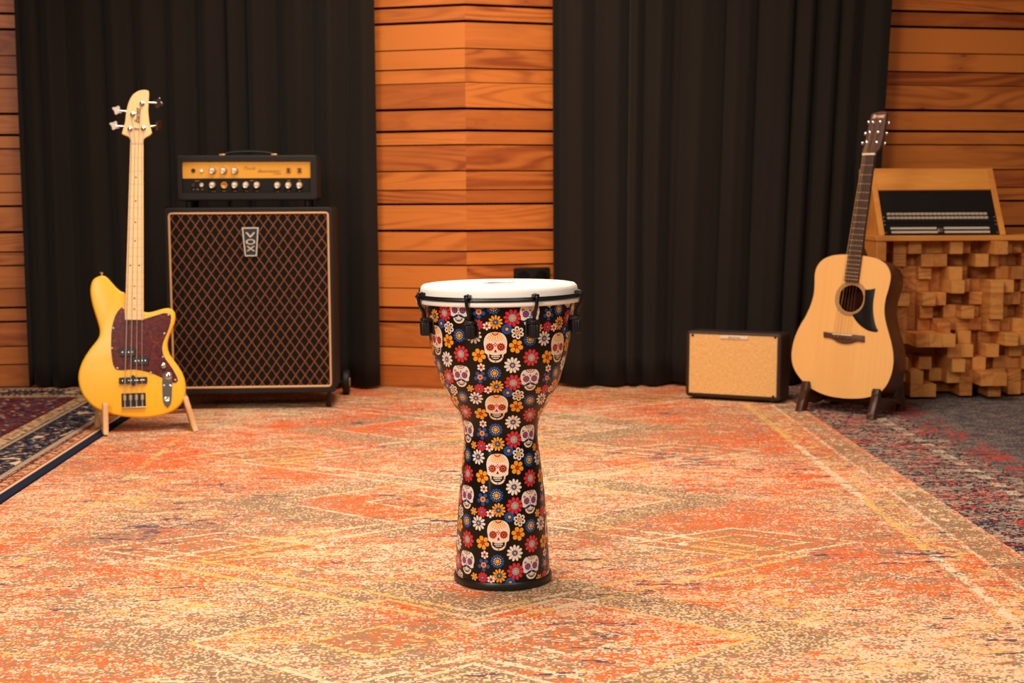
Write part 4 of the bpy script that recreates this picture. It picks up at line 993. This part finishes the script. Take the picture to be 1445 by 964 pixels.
RX0 = at_y(1249, 331, YB).x - .022; RX1 = at_y(1420, 331, YB).x
con = thing('equipment_rack', 'pine rack case with sloping front standing on top of the block diffuser', 'rack', loc=((RX0+RX1)/2, YB, ZB))
HWR = (RX1-RX0)/2; dy, dz = YT_-YB, ZTT-ZB; ln = math.hypot(dy, dz); lean = math.atan2(dy, dz)
for sx in (-1, 1):
    q = B(); pts = [(0, 0), (dy, dz), (.34, dz), (.34, 0)]; xa, xb2 = (sx*HWR, sx*(HWR-.022))
    q.loops([[(xa, p[0], p[1]) for p in pts], [(xb2, p[0], p[1]) for p in pts]]); q.build('side_panel', M_pine, con, bevel=.0015, seg=1)
fr_ = Frame(Vector(((RX0+RX1)/2, YB, ZB)), 0, lean)
def tilt_part(name, mat, x0, x1, y0, y1, s0, s1, parent=con):
    q = B(); q.box(x0, x1, y0, y1, s0, s1); o = q.build(name, mat, parent, bevel=.0012, seg=1)
    if parent is con: o.rotation_euler = (-lean, 0, 0)
    return o
hb = fr_.loc(1320, 267.5)[1]
tilt_part('header_board', M_pine, -HWR+.0222, HWR-.0222, .001, .022, hb, ln-.004)
part('bottom_board', M_pine, con, [(-HWR+.0222, HWR-.0222, .034, .34, .0005, .006)]); part('back_board', M_pine, con, [(-HWR+.0222, HWR-.0222, .32, .338, .0185, dz)]); part('top_board', M_pine, con, [(-HWR+.0222, HWR-.0222, dy+.024, .319, dz-.018, dz)])
tilt_part('blank_panel', M_blackplastic, -HWR+.0225, HWR-.0225, .005, .009, .095, hb-.001)
def gear(label, s0, s1):
    f2 = Frame(fr_.m @ Vector((0, .005, s0)), 0, lean); t = thing('patch_panel', label, 'panel', f2)
    q = B(); q.slab(rrect(-HWR+.0225, HWR-.0225, 0.0005, s1-s0-.0005, .002), [(.0008, 0), (0, .0008), (0, .004)]); q.build('face_plate', M_blackplastic, t)
    for sx in (-1, 1):
        for zz in (.008, s1-s0-.008):
            q = B(); q.lathe([(.0035, .0005), (.0033, -.001), (.0015, -.0016)], 10, 0, (sx*(HWR-.029), 0, zz), 'y'); q.build('rack_screw', M_nickel, t)
    return t, f2
M_key = plain('grey_key', (186, 166, 146), .5); M_strip = plain('label_strip', (200, 180, 162), .6)
z_a = fr_.loc(1320, 300, .005)[1]; z_b = fr_.loc(1320, 310.5, .005)[1]; z_c = fr_.loc(1320, 319.5, .005)[1]
t1, f1 = gear('black rack panel with two rows of pale grey keys', z_b-.012, .0945)
for py, xa_, xb2 in ((302.3, 1251, 1393), (307.8, 1251.5, 1394.5)):
    A = f1.loc(xa_, py)[0]; Bx = f1.loc(xb2, py)[0]; zc = f1.loc(1320, py)[1]; w = (Bx-A)/24
    for i in range(24):
        q = B(); q.slab(rrect(A+w*i+.0012, A+w*(i+1)-.0012, zc-.0052, zc+.0052, .001), [(.0008, -.004), (0, -.003), (0, .0005)]); q.build('key', M_key, t1)
t2, f2 = gear('black rack panel with long pale label strips at the sloping case bottom', .0075, z_b-.0125)
for py, spans in ((322.2, ((1256.5, 1321.5), (1332, 1396))), (327.6, ((1258, 1323), (1333, 1397)))):
    for a, b in spans:
        A, Bx, zc = f2.loc(a, py)[0], f2.loc(b, py)[0], f2.loc(1320, py)[1]
        q = B(); q.box(A, Bx, -.0012, .0003, zc-.0045, zc+.0045); q.build('label_strip', M_strip, t2, smooth=False)
A, Bx, zc = f2.loc(1323.5, 324)[0], f2.loc(1330.5, 324)[0], f2.loc(1320, 325)[1]
q = B(); q.box(A, Bx, -.003, .0003, zc-.009, zc+.009); q.build('selector', M_nickel, t2, bevel=.001)

# ------------------------------------------------------------------ light
def area(name, loc, target, size, power, color, sy=None):
    l = bpy.data.lights.new(name, 'AREA'); l.energy = power; l.color = color; l.size = size
    if sy: l.shape = 'RECTANGLE'; l.size_y = sy
    o = bpy.data.objects.new(name, l); COL.objects.link(o); o.location = loc
    o.rotation_euler = (Vector(target)-Vector(loc)).to_track_quat('-Z', 'Y').to_euler(); return o
WARM = (1, .80, .58)
k_ = area('ceiling_light', (-.35, 3.5, 2.9), (-.2, 3.6, 0), 1.7, 62, (1, .87, .75)); k_.data.spread = math.radians(140)
area('key_light', (-1.5, .3, 2.2), (0, 3.0, .4), 1.0, 54, (1, .90, .81))
area('fill_light', (1.3, .1, 2.3), (.3, 3.6, .4), 1.0, 26, (1, .90, .78))
k_ = area('wall_light', (-.05, 4.7, 2.9), (-.08, 5.7, 1.3), .8, 13, (1, .80, .56)); k_.data.spread = math.radians(120)
area('strip_light', (-1.55, .45, .95), (0, 2.86, .35), .28, 6, (1, .9, .78), 1.5)
w = bpy.data.worlds.new('room'); scn.world = w; w.use_nodes = True
w.node_tree.nodes['Background'].inputs[0].default_value = (1, .82, .64, 1); w.node_tree.nodes['Background'].inputs[1].default_value = .12
vs = scn.view_settings; scn.display_settings.display_device = 'sRGB'; vs.view_transform = 'Standard'; vs.look = 'None'; vs.exposure = 0.28; vs.gamma = 1.0; vs.use_curve_mapping = False
